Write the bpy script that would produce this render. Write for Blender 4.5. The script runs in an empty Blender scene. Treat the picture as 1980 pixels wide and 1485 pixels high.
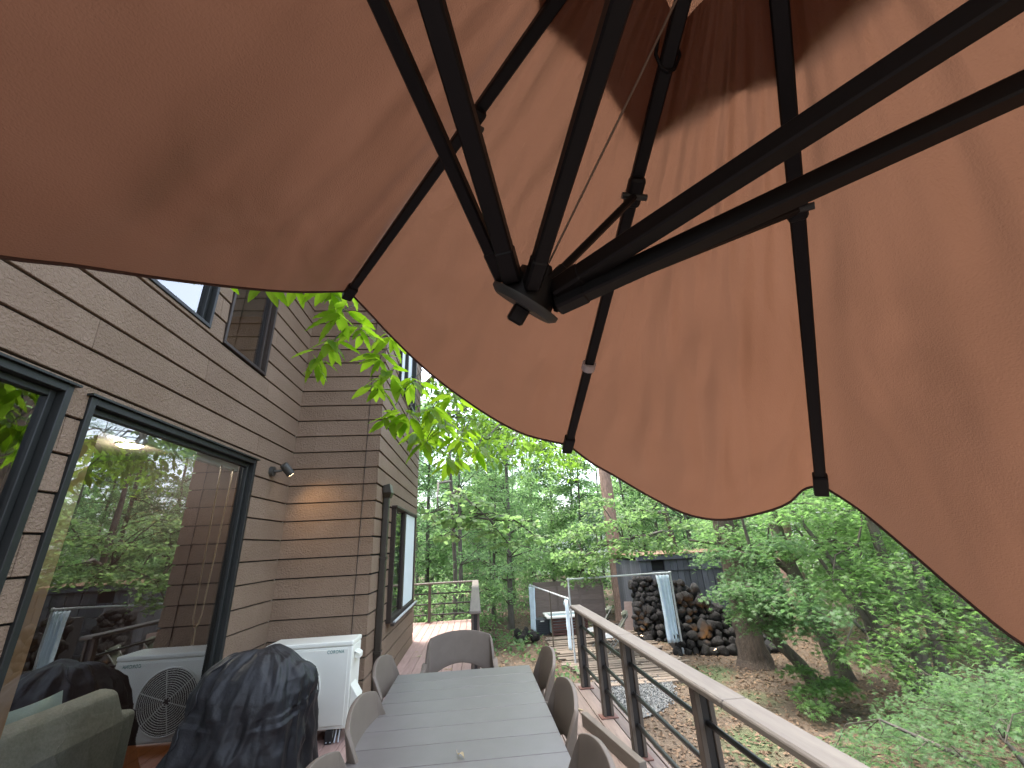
import bpy, bmesh, math, random
import numpy as np
from mathutils import Vector, Matrix, noise as mnoise
random.seed(7)
rng = np.random.default_rng(11)
scene = bpy.context.scene
C = scene.collection
R = math.radians

# ---------------------------------------------------------------- camera, sky, sun, exposure
cam_d = bpy.data.cameras.new('camera'); cam = bpy.data.objects.new('camera', cam_d); C.objects.link(cam)
cam_d.sensor_width = 36.0; cam_d.lens = 797.0 / 1980.0 * 36.0
cam_d.clip_start = 0.03; cam_d.clip_end = 900.0
rows = [[0.9955325, 0.0147893, -0.0932544], [-0.0814619, -0.3648331, -0.9275024], [-0.0477394, 0.9309555, -0.3619985]]
cam.matrix_world = Matrix([rows[0] + [0.0], rows[1] + [0.0], rows[2] + [1.6], [0, 0, 0, 1]])
scene.camera = cam

world = bpy.data.worlds.new('World'); scene.world = world; world.use_nodes = True
wn = world.node_tree.nodes; wl = world.node_tree.links
SUN_EL, SUN_AZ = R(72), R(295)          # azimuth measured clockwise from +Y
sky = wn.new('ShaderNodeTexSky'); sky.sky_type = 'NISHITA'; sky.sun_disc = False
sky.sun_elevation = SUN_EL; sky.sun_rotation = SUN_AZ
sky.air_density = 1.0; sky.dust_density = 4.0; sky.ozone_density = 1.0
hz = wn.new('ShaderNodeHueSaturation'); hz.inputs['Saturation'].default_value = 0.62      # hazy, whitish summer sky
wl.new(sky.outputs['Color'], hz.inputs['Color']); wl.new(hz.outputs[0], wn['Background'].inputs['Color'])
wn['Background'].inputs['Strength'].default_value = 0.15
sun_d = bpy.data.lights.new('sun', 'SUN'); sun = bpy.data.objects.new('sun', sun_d); C.objects.link(sun)
sun_d.energy = 0.5; sun_d.angle = R(20); sun_d.color = (1.0, 0.95, 0.87)
sdir = Vector((math.sin(SUN_AZ) * math.cos(SUN_EL), math.cos(SUN_AZ) * math.cos(SUN_EL), math.sin(SUN_EL)))
sun.rotation_euler = sdir.to_track_quat('Z', 'Y').to_euler()
scene.view_settings.view_transform = 'Standard'
scene.view_settings.look = 'None'
scene.view_settings.gamma = 1.0
scene.view_settings.exposure = 3.1
scene.view_settings.use_curve_mapping = False
scene.cycles.max_bounces = 8
scene.cycles.transparent_max_bounces = 12
scene.cycles.sample_clamp_indirect = 6.0

# ---------------------------------------------------------------- materials
def srgb(r, g, b):
    f = lambda c: (c / 255 / 12.92) if c / 255 <= 0.04045 else ((c / 255 + 0.055) / 1.055) ** 2.4
    return (f(r), f(g), f(b))

def mat(name, col, rough=0.6, var=None, bump=None, metal=0.0, spec=0.4, objvar=0.0, stretch=(1, 1, 1), spots=None, sheen=0.0):
    """var=(noise scale, colour 2); bump=(scale, strength, distance); objvar=brightness spread between objects;
    spots=(scale, threshold, colour) small stains"""
    m = bpy.data.materials.new(name); m.use_nodes = True
    nt = m.node_tree; N = nt.nodes; L = nt.links; b = N['Principled BSDF']
    b.inputs['Roughness'].default_value = rough; b.inputs['Metallic'].default_value = metal
    b.inputs['Specular IOR Level'].default_value = spec
    if sheen: b.inputs['Sheen Weight'].default_value = sheen
    tc = N.new('ShaderNodeTexCoord'); mp = N.new('ShaderNodeMapping'); L.new(tc.outputs['Object'], mp.inputs['Vector'])
    mp.inputs['Scale'].default_value = stretch
    rgb = N.new('ShaderNodeRGB'); rgb.outputs[0].default_value = (*col, 1); out = rgb.outputs[0]
    if objvar:
        oi = N.new('ShaderNodeObjectInfo')
        ad = N.new('ShaderNodeVectorMath'); ad.operation = 'MULTIPLY_ADD'; ad.inputs[1].default_value = (37, 37, 37)
        cb = N.new('ShaderNodeCombineXYZ')
        for i in range(3): L.new(oi.outputs['Random'], cb.inputs[i])
        L.new(cb.outputs[0], ad.inputs[0]); L.new(mp.outputs[0], ad.inputs[2]); vec = ad.outputs[0]
    else: vec = mp.outputs[0]
    if var:
        n = N.new('ShaderNodeTexNoise'); n.inputs['Scale'].default_value = var[0]; n.inputs['Detail'].default_value = 6; n.inputs['Roughness'].default_value = 0.65
        L.new(vec, n.inputs['Vector'])
        rp = N.new('ShaderNodeValToRGB'); rp.color_ramp.elements[0].position = 0.35; rp.color_ramp.elements[1].position = 0.68
        rp.color_ramp.elements[0].color = (0, 0, 0, 1); rp.color_ramp.elements[1].color = (1, 1, 1, 1)
        L.new(n.outputs['Fac'], rp.inputs[0])
        mx = N.new('ShaderNodeMix'); mx.data_type = 'RGBA'; L.new(rp.outputs[0], mx.inputs[0]); L.new(out, mx.inputs[6]); mx.inputs[7].default_value = (*var[1], 1); out = mx.outputs[2]
    if spots:
        n2 = N.new('ShaderNodeTexNoise'); n2.inputs['Scale'].default_value = spots[0]; n2.inputs['Detail'].default_value = 3; L.new(vec, n2.inputs['Vector'])
        r2 = N.new('ShaderNodeValToRGB'); r2.color_ramp.elements[0].position = spots[1]; r2.color_ramp.elements[1].position = min(1, spots[1] + 0.08)
        r2.color_ramp.elements[0].color = (0, 0, 0, 1); r2.color_ramp.elements[1].color = (1, 1, 1, 1)
        L.new(n2.outputs['Fac'], r2.inputs[0])
        mx = N.new('ShaderNodeMix'); mx.data_type = 'RGBA'; L.new(r2.outputs[0], mx.inputs[0]); L.new(out, mx.inputs[6]); mx.inputs[7].default_value = (*spots[2], 1); out = mx.outputs[2]
    if objvar:
        mr = N.new('ShaderNodeMapRange'); mr.inputs[3].default_value = 1 - objvar; mr.inputs[4].default_value = 1 + objvar; L.new(oi.outputs['Random'], mr.inputs[0])
        hs = N.new('ShaderNodeHueSaturation'); L.new(mr.outputs[0], hs.inputs['Value']); L.new(out, hs.inputs['Color']); out = hs.outputs[0]
    L.new(out, b.inputs['Base Color'])
    if bump:
        n = N.new('ShaderNodeTexNoise'); n.inputs['Scale'].default_value = bump[0]; n.inputs['Detail'].default_value = 5; L.new(vec, n.inputs['Vector'])
        bp = N.new('ShaderNodeBump'); bp.inputs['Strength'].default_value = bump[1]; bp.inputs['Distance'].default_value = bump[2]
        L.new(n.outputs['Fac'], bp.inputs['Height']); L.new(bp.outputs[0], b.inputs['Normal'])
    return m

def leaf_mat(name, c1, c2, trans=0.5, rough=0.5, tcol=None, spec=0.25, boost=2.2, hue=0.497):
    m = bpy.data.materials.new(name); m.use_nodes = True
    nt = m.node_tree; N = nt.nodes; L = nt.links; b = N['Principled BSDF']
    b.inputs['Roughness'].default_value = rough; b.inputs['Specular IOR Level'].default_value = spec
    g = N.new('ShaderNodeNewGeometry'); oi = N.new('ShaderNodeObjectInfo')
    ad = N.new('ShaderNodeMath'); ad.operation = 'ADD'; L.new(g.outputs['Random Per Island'], ad.inputs[0]); L.new(oi.outputs['Random'], ad.inputs[1])
    fr = N.new('ShaderNodeMath'); fr.operation = 'FRACT'; L.new(ad.outputs[0], fr.inputs[0])
    mx = N.new('ShaderNodeMix'); mx.data_type = 'RGBA'; L.new(fr.outputs[0], mx.inputs[0]); mx.inputs[6].default_value = (*c1, 1); mx.inputs[7].default_value = (*c2, 1)
    L.new(mx.outputs[2], b.inputs['Base Color'])
    t = N.new('ShaderNodeBsdfTranslucent'); hs = N.new('ShaderNodeHueSaturation'); hs.inputs['Hue'].default_value = hue; hs.inputs['Saturation'].default_value = 1.1; hs.inputs['Value'].default_value = boost
    L.new(mx.outputs[2], hs.inputs['Color']); L.new(hs.outputs[0], t.inputs['Color'])
    if tcol: t.inputs['Color'].default_value = (*tcol, 1); [L.remove(l) for l in list(t.inputs['Color'].links)]
    ms = N.new('ShaderNodeMixShader'); ms.inputs[0].default_value = trans
    L.new(b.outputs[0], ms.inputs[1]); L.new(t.outputs[0], ms.inputs[2]); L.new(ms.outputs[0], N['Material Output'].inputs['Surface'])
    return m

def glass_mat(name, tint=(0.9, 0.93, 0.92), ior=2.8):
    m = bpy.data.materials.new(name); m.use_nodes = True
    nt = m.node_tree; N = nt.nodes; L = nt.links; N.remove(N['Principled BSDF'])
    tr = N.new('ShaderNodeBsdfTransparent'); tr.inputs[0].default_value = (*tint, 1)
    gl = N.new('ShaderNodeBsdfGlossy'); gl.inputs['Roughness'].default_value = 0.0; gl.inputs[0].default_value = (1, 1, 1, 1)
    fr = N.new('ShaderNodeFresnel'); fr.inputs['IOR'].default_value = ior
    n = N.new('ShaderNodeTexNoise'); n.inputs['Scale'].default_value = 1.3; tc = N.new('ShaderNodeTexCoord'); L.new(tc.outputs['Object'], n.inputs['Vector'])
    bp = N.new('ShaderNodeBump'); bp.inputs['Strength'].default_value = 0.05; bp.inputs['Distance'].default_value = 0.02; L.new(n.outputs['Fac'], bp.inputs['Height'])
    L.new(bp.outputs[0], gl.inputs['Normal'])
    ms = N.new('ShaderNodeMixShader'); L.new(fr.outputs[0], ms.inputs[0]); L.new(tr.outputs[0], ms.inputs[1]); L.new(gl.outputs[0], ms.inputs[2])
    L.new(ms.outputs[0], N['Material Output'].inputs['Surface'])
    return m

def emit_mat(name, col, s):
    m = bpy.data.materials.new(name); m.use_nodes = True
    b = m.node_tree.nodes['Principled BSDF']; b.inputs['Base Color'].default_value = (*col, 1)
    b.inputs['Emission Color'].default_value = (*col, 1); b.inputs['Emission Strength'].default_value = s
    return m

def siding_mat(name, col, col2):
    """painted fibre cement board with a coarse stipple"""
    m = mat(name, col, 0.75, var=(1.3, col2), spec=0.25, objvar=0.05)
    nt = m.node_tree; N = nt.nodes; L = nt.links; b = N['Principled BSDF']
    tc = N.new('ShaderNodeTexCoord')
    v = N.new('ShaderNodeTexNoise'); v.inputs['Scale'].default_value = 58; v.inputs['Detail'].default_value = 3.0; v.inputs['Distortion'].default_value = 0.6
    L.new(tc.outputs['Object'], v.inputs['Vector'])
    bp = N.new('ShaderNodeBump'); bp.inputs['Strength'].default_value = 0.9; bp.inputs['Distance'].default_value = 0.014
    L.new(v.outputs['Fac'], bp.inputs['Height']); L.new(bp.outputs[0], b.inputs['Normal'])
    return m

def canopy_mat():
    m = bpy.data.materials.new('canopy_cloth'); m.use_nodes = True
    nt = m.node_tree; N = nt.nodes; L = nt.links; b = N['Principled BSDF']
    uv = N.new('ShaderNodeUVMap'); tc = N.new('ShaderNodeTexCoord')
    base = N.new('ShaderNodeTexNoise'); base.inputs['Scale'].default_value = 2.2; base.inputs['Detail'].default_value = 6; L.new(tc.outputs['Object'], base.inputs['Vector'])
    mx = N.new('ShaderNodeMix'); mx.data_type = 'RGBA'; L.new(base.outputs['Fac'], mx.inputs[0])
    mx.inputs[6].default_value = (0.126, 0.0585, 0.0335, 1); mx.inputs[7].default_value = (0.158, 0.075, 0.044, 1)
    # worn pale streaks where the coating has rubbed off, dark mould marks
    mp = N.new('ShaderNodeMapping'); mp.inputs['Scale'].default_value = (2.2, 9.0, 1.0); L.new(uv.outputs[0], mp.inputs['Vector'])
    st = N.new('ShaderNodeTexNoise'); st.inputs['Scale'].default_value = 2.4; st.inputs['Detail'].default_value = 7; st.inputs['Roughness'].default_value = 0.7; L.new(mp.outputs[0], st.inputs['Vector'])
    r1 = N.new('ShaderNodeValToRGB'); r1.color_ramp.elements[0].position = 0.685; r1.color_ramp.elements[1].position = 0.73
    r1.color_ramp.elements[0].color = (0, 0, 0, 1); r1.color_ramp.elements[1].color = (0.7, 0.7, 0.7, 1); L.new(st.outputs['Fac'], r1.inputs[0])
    mx2 = N.new('ShaderNodeMix'); mx2.data_type = 'RGBA'; L.new(r1.outputs[0], mx2.inputs[0]); L.new(mx.outputs[2], mx2.inputs[6]); mx2.inputs[7].default_value = (0.27, 0.145, 0.088, 1)
    sp = N.new('ShaderNodeTexNoise'); sp.inputs['Scale'].default_value = 11.0; sp.inputs['Detail'].default_value = 8; sp.inputs['Roughness'].default_value = 0.75; L.new(tc.outputs['Object'], sp.inputs['Vector'])
    r2 = N.new('ShaderNodeValToRGB'); r2.color_ramp.elements[0].position = 0.655; r2.color_ramp.elements[1].position = 0.72
    r2.color_ramp.elements[0].color = (0, 0, 0, 1); r2.color_ramp.elements[1].color = (0.55, 0.55, 0.55, 1); L.new(sp.outputs['Fac'], r2.inputs[0])
    mx3 = N.new('ShaderNodeMix'); mx3.data_type = 'RGBA'; L.new(r2.outputs[0], mx3.inputs[0]); L.new(mx2.outputs[2], mx3.inputs[6]); mx3.inputs[7].default_value = (0.10, 0.05, 0.035, 1)
    L.new(mx3.outputs[2], b.inputs['Base Color'])
    b.inputs['Roughness'].default_value = 0.55; b.inputs['Specular IOR Level'].default_value = 0.35; b.inputs['Sheen Weight'].default_value = 0.1
    # creases
    mp2 = N.new('ShaderNodeMapping'); mp2.inputs['Scale'].default_value = (1.7, 2.1, 1.0); mp2.inputs['Rotation'].default_value = (0, 0, 0.25); L.new(uv.outputs[0], mp2.inputs['Vector'])
    cr = N.new('ShaderNodeTexNoise'); cr.inputs['Scale'].default_value = 1.6; cr.inputs['Detail'].default_value = 1.6; cr.inputs['Distortion'].default_value = 0.9; L.new(mp2.outputs[0], cr.inputs['Vector'])
    fine = N.new('ShaderNodeTexNoise'); fine.inputs['Scale'].default_value = 320; L.new(tc.outputs['Object'], fine.inputs['Vector'])
    ad = N.new('ShaderNodeMath'); ad.operation = 'MULTIPLY_ADD'; ad.inputs[1].default_value = 0.035; L.new(fine.outputs['Fac'], ad.inputs[0]); L.new(cr.outputs['Fac'], ad.inputs[2])
    mp3 = N.new('ShaderNodeMapping'); mp3.inputs['Scale'].default_value = (1.3, 2.6, 1.0); mp3.inputs['Rotation'].default_value = (0, 0, -0.5); L.new(uv.outputs[0], mp3.inputs['Vector'])
    rg = N.new('ShaderNodeTexNoise'); rg.noise_type = 'RIDGED_MULTIFRACTAL'; rg.inputs['Scale'].default_value = 2.3; rg.inputs['Detail'].default_value = 2.0; rg.inputs['Distortion'].default_value = 0.8; L.new(mp3.outputs[0], rg.inputs['Vector'])
    pk = N.new('ShaderNodeTexNoise'); pk.inputs['Scale'].default_value = 1.1; L.new(mp3.outputs[0], pk.inputs['Vector'])
    pr = N.new('ShaderNodeMapRange'); pr.inputs[1].default_value = 0.42; pr.inputs[2].default_value = 0.66; pr.inputs[3].default_value = 0.02; pr.inputs[4].default_value = 0.45; L.new(pk.outputs['Fac'], pr.inputs[0])
    ml = N.new('ShaderNodeMath'); ml.operation = 'MULTIPLY_ADD'; L.new(rg.outputs['Fac'], ml.inputs[0]); L.new(pr.outputs[0], ml.inputs[1]); L.new(ad.outputs[0], ml.inputs[2]); ad = ml
    bp = N.new('ShaderNodeBump'); bp.inputs['Strength'].default_value = 0.55; bp.inputs['Distance'].default_value = 0.045; L.new(ad.outputs[0], bp.inputs['Height'])
    L.new(bp.outputs[0], b.inputs['Normal'])
    t = N.new('ShaderNodeBsdfTranslucent'); hs = N.new('ShaderNodeHueSaturation'); hs.inputs['Saturation'].default_value = 1.05; hs.inputs['Value'].default_value = 1.15; L.new(mx3.outputs[2], hs.inputs['Color']); L.new(hs.outputs[0], t.inputs['Color'])
    L.new(bp.outputs[0], t.inputs['Normal'])
    ms = N.new('ShaderNodeMixShader'); ms.inputs[0].default_value = 0.50; L.new(b.outputs[0], ms.inputs[1]); L.new(t.outputs[0], ms.inputs[2])
    L.new(ms.outputs[0], N['Material Output'].inputs['Surface'])
    return m

M = {}
M['siding'] = siding_mat('siding_brown', (0.165, 0.112, 0.075), (0.198, 0.140, 0.098))
M['siding_core'] = mat('siding_backing', (0.018, 0.014, 0.012), 0.9)
M['win_frame'] = mat('window_aluminium', (0.014, 0.015, 0.014), 0.45, spec=0.3)
M['win_frame2'] = mat('window_bronze', (0.030, 0.021, 0.016), 0.5, spec=0.3)
M['glass'] = glass_mat('window_glass')
M['blind'] = mat('pale_blind', (0.62, 0.68, 0.70), 0.7, bump=(120, 0.1, 0.002))
M['pipe'] = mat('dark_brown_pipe', (0.022, 0.017, 0.012), 0.35, var=(3, (0.034, 0.026, 0.018)))
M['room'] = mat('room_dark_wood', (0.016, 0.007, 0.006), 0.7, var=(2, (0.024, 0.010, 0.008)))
M['room_tan'] = mat('room_tan_plaster', (0.48, 0.31, 0.19), 0.8, bump=(60, 0.2, 0.003))
M['room_floor'] = mat('room_floorboard', (0.23, 0.085, 0.03), 0.35, var=(3, (0.17, 0.06, 0.02)), objvar=0.15, stretch=(6, 1, 1))
M['room_ceiling'] = mat('room_ceiling', (0.05, 0.036, 0.027), 0.8)
M['sofa'] = mat('sofa_sage', (0.38, 0.41, 0.38), 0.9, var=(60, (0.28, 0.31, 0.28)), bump=(220, 0.5, 0.003), sheen=0.2)
M['cushion'] = mat('cushion_teal', (0.30, 0.42, 0.43), 0.9, var=(90, (0.25, 0.36, 0.37)), bump=(260, 0.4, 0.002), sheen=0.2)
M['chain'] = mat('ball_chain', (0.35, 0.28, 0.2), 0.4, metal=0.7)
M['black_metal'] = mat('black_painted_steel', (0.0035, 0.003, 0.003), 0.5, spec=0.22, bump=(160, 0.08, 0.001))
M['hub_plate'] = mat('hub_plate_aluminium', (0.035, 0.037, 0.034), 0.5, metal=0.2)
M['canopy'] = canopy_mat()
M['hem'] = mat('canopy_hem', (0.05, 0.024, 0.017), 0.8)
M['cable'] = mat('steel_cable', (0.16, 0.12, 0.09), 0.5, metal=0.5)
M['tape'] = mat('grey_tape', (0.40, 0.36, 0.35), 0.6)
M['table'] = mat('table_grey_brown', (0.099, 0.089, 0.083), 0.38, var=(9, (0.113, 0.102, 0.096)), bump=(420, 0.25, 0.0008), spec=0.5, objvar=0.03, spots=(38, 0.74, (0.07, 0.065, 0.06)))
M['chair'] = mat('chair_taupe_plastic', (0.125, 0.100, 0.079), 0.55, var=(14, (0.110, 0.088, 0.069)), spec=0.3, bump=(500, 0.15, 0.0006))
M['deck'] = mat('deck_pinkish_wood', (0.38, 0.25, 0.215), 0.65, var=(4, (0.30, 0.195, 0.165)), bump=(30, 0.25, 0.002), objvar=0.12, stretch=(8, 0.8, 8), spots=(9, 0.68, (0.16, 0.10, 0.08)))
M['deck_grey'] = mat('deck_weathered', (0.235, 0.178, 0.145), 0.7, var=(4, (0.165, 0.122, 0.10)), bump=(30, 0.3, 0.002), objvar=0.1, stretch=(8, 0.8, 8), spots=(7, 0.66, (0.12, 0.08, 0.065)))
M['deck_dark'] = mat('deck_joist', (0.05, 0.035, 0.028), 0.8)
M['rail'] = mat('handrail_weathered', (0.158, 0.138, 0.112), 0.7, var=(5, (0.122, 0.103, 0.086)), bump=(45, 0.35, 0.002), objvar=0.06, stretch=(6, 0.6, 6), spots=(14, 0.69, (0.09, 0.07, 0.055)))
M['post'] = mat('post_brown', (0.090, 0.070, 0.053), 0.55, var=(6, (0.062, 0.048, 0.036)), bump=(60, 0.2, 0.001), stretch=(6, 6, 0.8))
M['post_dark'] = mat('post_channel', (0.012, 0.010, 0.009), 0.5)
M['base_plate'] = mat('post_base_rust', (0.16, 0.075, 0.055), 0.6)
M['bar'] = mat('rail_bar_dark', (0.028, 0.026, 0.023), 0.3, metal=0.4, spec=0.5)
M['ac'] = mat('ac_ivory', (0.70, 0.70, 0.62), 0.4, var=(2, (0.66, 0.66, 0.58)), spots=(30, 0.76, (0.40, 0.42, 0.38)))
M['ac_text'] = mat('ac_green_print', (0.03, 0.16, 0.14), 0.5)
M['ac_dark'] = mat('ac_grille_dark', (0.02, 0.02, 0.02), 0.6)
M['cover'] = mat('grill_cover_nylon', (0.010, 0.010, 0.011), 0.5, var=(5, (0.015, 0.015, 0.017)), bump=(17, 0.5, 0.015), spec=0.32)
M['lamp'] = mat('lamp_grey_brown', (0.05, 0.048, 0.042), 0.45, metal=0.3)
M['bulb'] = emit_mat('lamp_bulb', (1.0, 0.72, 0.38), 3.0)
M['bulb_w'] = emit_mat('ground_lamp_bulb', (1.0, 0.72, 0.45), 5.0)
M['ceil_lamp'] = emit_mat('ceiling_lamp_disc', (1.0, 0.80, 0.50), 3.0)
M['lava'] = mat('lava_rock', (0.010, 0.0092, 0.009), 0.85, var=(7, (0.021, 0.018, 0.016)), bump=(28, 0.9, 0.03), objvar=0.45, spots=(6, 0.72, (0.035, 0.024, 0.018)))
M['char'] = mat('charred_board', (0.060, 0.064, 0.075), 0.6, var=(5, (0.085, 0.090, 0.104)), bump=(30, 0.5, 0.006), objvar=0.25, stretch=(5, 5, 0.7))
M['char_dark'] = mat('charred_dark', (0.008, 0.008, 0.009), 0.8)
M['roof_litter'] = mat('roof_needle_litter', (0.24, 0.15, 0.10), 0.9, var=(20, (0.13, 0.08, 0.05)), bump=(50, 0.8, 0.02))
M['fence'] = mat('fence_board', (0.215, 0.165, 0.145), 0.7, var=(4, (0.17, 0.128, 0.11)), bump=(30, 0.3, 0.003), objvar=0.16, stretch=(0.8, 6, 6))
M['curtain'] = mat('white_curtain', (0.62, 0.72, 0.80), 0.55, var=(5, (0.50, 0.60, 0.68)), bump=(14, 0.25, 0.01))
M['galv'] = mat('galvanised_pipe', (0.50, 0.52, 0.53), 0.4, metal=0.2, var=(8, (0.40, 0.42, 0.43)))
M['tub'] = mat('tub_cream', (0.72, 0.71, 0.66), 0.3)
M['water'] = mat('tub_water', (0.30, 0.42, 0.43), 0.05, spec=0.6)
M['tub_slat'] = mat('tub_slat_red_brown', (0.075, 0.032, 0.026), 0.6, objvar=0.15)
M['box'] = mat('heater_box_dark', (0.020, 0.024, 0.031), 0.5)
M['silver'] = mat('chrome', (0.6, 0.6, 0.6), 0.2, metal=0.9)
M['sling'] = mat('recliner_olive', (0.06, 0.066, 0.045), 0.8, bump=(200, 0.3, 0.002))
M['sling_grey'] = mat('recliner_grey', (0.16, 0.17, 0.18), 0.8, bump=(200, 0.3, 0.002))
M['recl_tube'] = mat('recliner_tube', (0.22, 0.22, 0.21), 0.4, metal=0.5)
M['tag'] = mat('pillow_tag', (0.7, 0.7, 0.66), 0.6)
M['walk'] = mat('old_timber', (0.16, 0.127, 0.098), 0.85, var=(4, (0.10, 0.078, 0.06)), bump=(18, 0.6, 0.008), objvar=0.25, stretch=(0.8, 6, 6), spots=(5, 0.66, (0.10, 0.10, 0.055)))
M['gravel_base'] = mat('gravel_bed', (0.16, 0.165, 0.16), 0.9, var=(30, (0.09, 0.09, 0.087)), bump=(60, 0.8, 0.02))
M['gravel'] = mat('gravel_stone', (0.115, 0.12, 0.12), 0.8, objvar=0.0)
M['bark'] = mat('bark_brown', (0.12, 0.088, 0.066), 0.9, var=(5, (0.055, 0.042, 0.033)), bump=(16, 1.0, 0.05), stretch=(4, 4, 0.7))
M['bark_red'] = mat('bark_reddish_pine', (0.32, 0.215, 0.165), 0.9, var=(5, (0.17, 0.112, 0.085)), bump=(14, 1.0, 0.05), stretch=(4, 4, 0.9))
M['bark_grey'] = mat('bark_grey', (0.11, 0.098, 0.08), 0.85, var=(4, (0.06, 0.054, 0.044)), bump=(16, 0.7, 0.03), stretch=(3, 3, 0.8))
M['bark_moss'] = mat('bark_mossy', (0.085, 0.078, 0.05), 0.9, var=(4, (0.05, 0.042, 0.033)), bump=(16, 0.9, 0.04), stretch=(4, 4, 0.8))
M['twig'] = mat('twig', (0.05, 0.042, 0.03), 0.8)
M['leaf_bright'] = leaf_mat('leaf_bright', (0.085, 0.160, 0.018), (0.115, 0.190, 0.028), 0.68, boost=3.1, hue=0.485)
M['leaf_maple'] = leaf_mat('leaf_maple', (0.066, 0.128, 0.040), (0.100, 0.165, 0.060), 0.48, boost=3.0)
M['leaf_maple_low'] = leaf_mat('leaf_maple_low', (0.058, 0.115, 0.044), (0.088, 0.145, 0.062), 0.44, boost=2.4)
M['leaf_round'] = leaf_mat('leaf_round', (0.085, 0.145, 0.052), (0.115, 0.175, 0.070), 0.46, boost=2.8, rough=0.45)
M['leaf_wood'] = leaf_mat('leaf_wood', (0.070, 0.125, 0.048), (0.108, 0.165, 0.075), 0.52, boost=3.3)
M['leaf_wood_dark'] = leaf_mat('leaf_wood_dark', (0.048, 0.092, 0.040), (0.072, 0.120, 0.055), 0.48, boost=3.0)
M['leaf_mid'] = leaf_mat('leaf_mid', (0.075, 0.140, 0.022), (0.100, 0.165, 0.034), 0.55, boost=2.6)
M['litter'] = leaf_mat('leaf_litter', (0.066, 0.043, 0.027), (0.185, 0.125, 0.080), 0.1, rough=0.8)
M['fallen'] = leaf_mat('leaf_fallen_pale', (0.42, 0.38, 0.26), (0.35, 0.27, 0.15), 0.2, rough=0.7)
M['stone'] = mat('foundation_concrete', (0.25, 0.24, 0.22), 0.9, var=(3, (0.18, 0.175, 0.16)))
M['pale_wall'] = mat('pale_house_wall', (0.66, 0.66, 0.62), 0.8, var=(1, (0.60, 0.60, 0.56)))
M['grey_roof'] = mat('grey_roof', (0.14, 0.145, 0.15), 0.7)
M['pale_fence'] = mat('weathered_fence', (0.30, 0.27, 0.21), 0.85, var=(5, (0.22, 0.20, 0.15)), objvar=0.15, stretch=(5, 5, 0.8))
M['white'] = mat('white_plastic', (0.75, 0.75, 0.72), 0.5)

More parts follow.
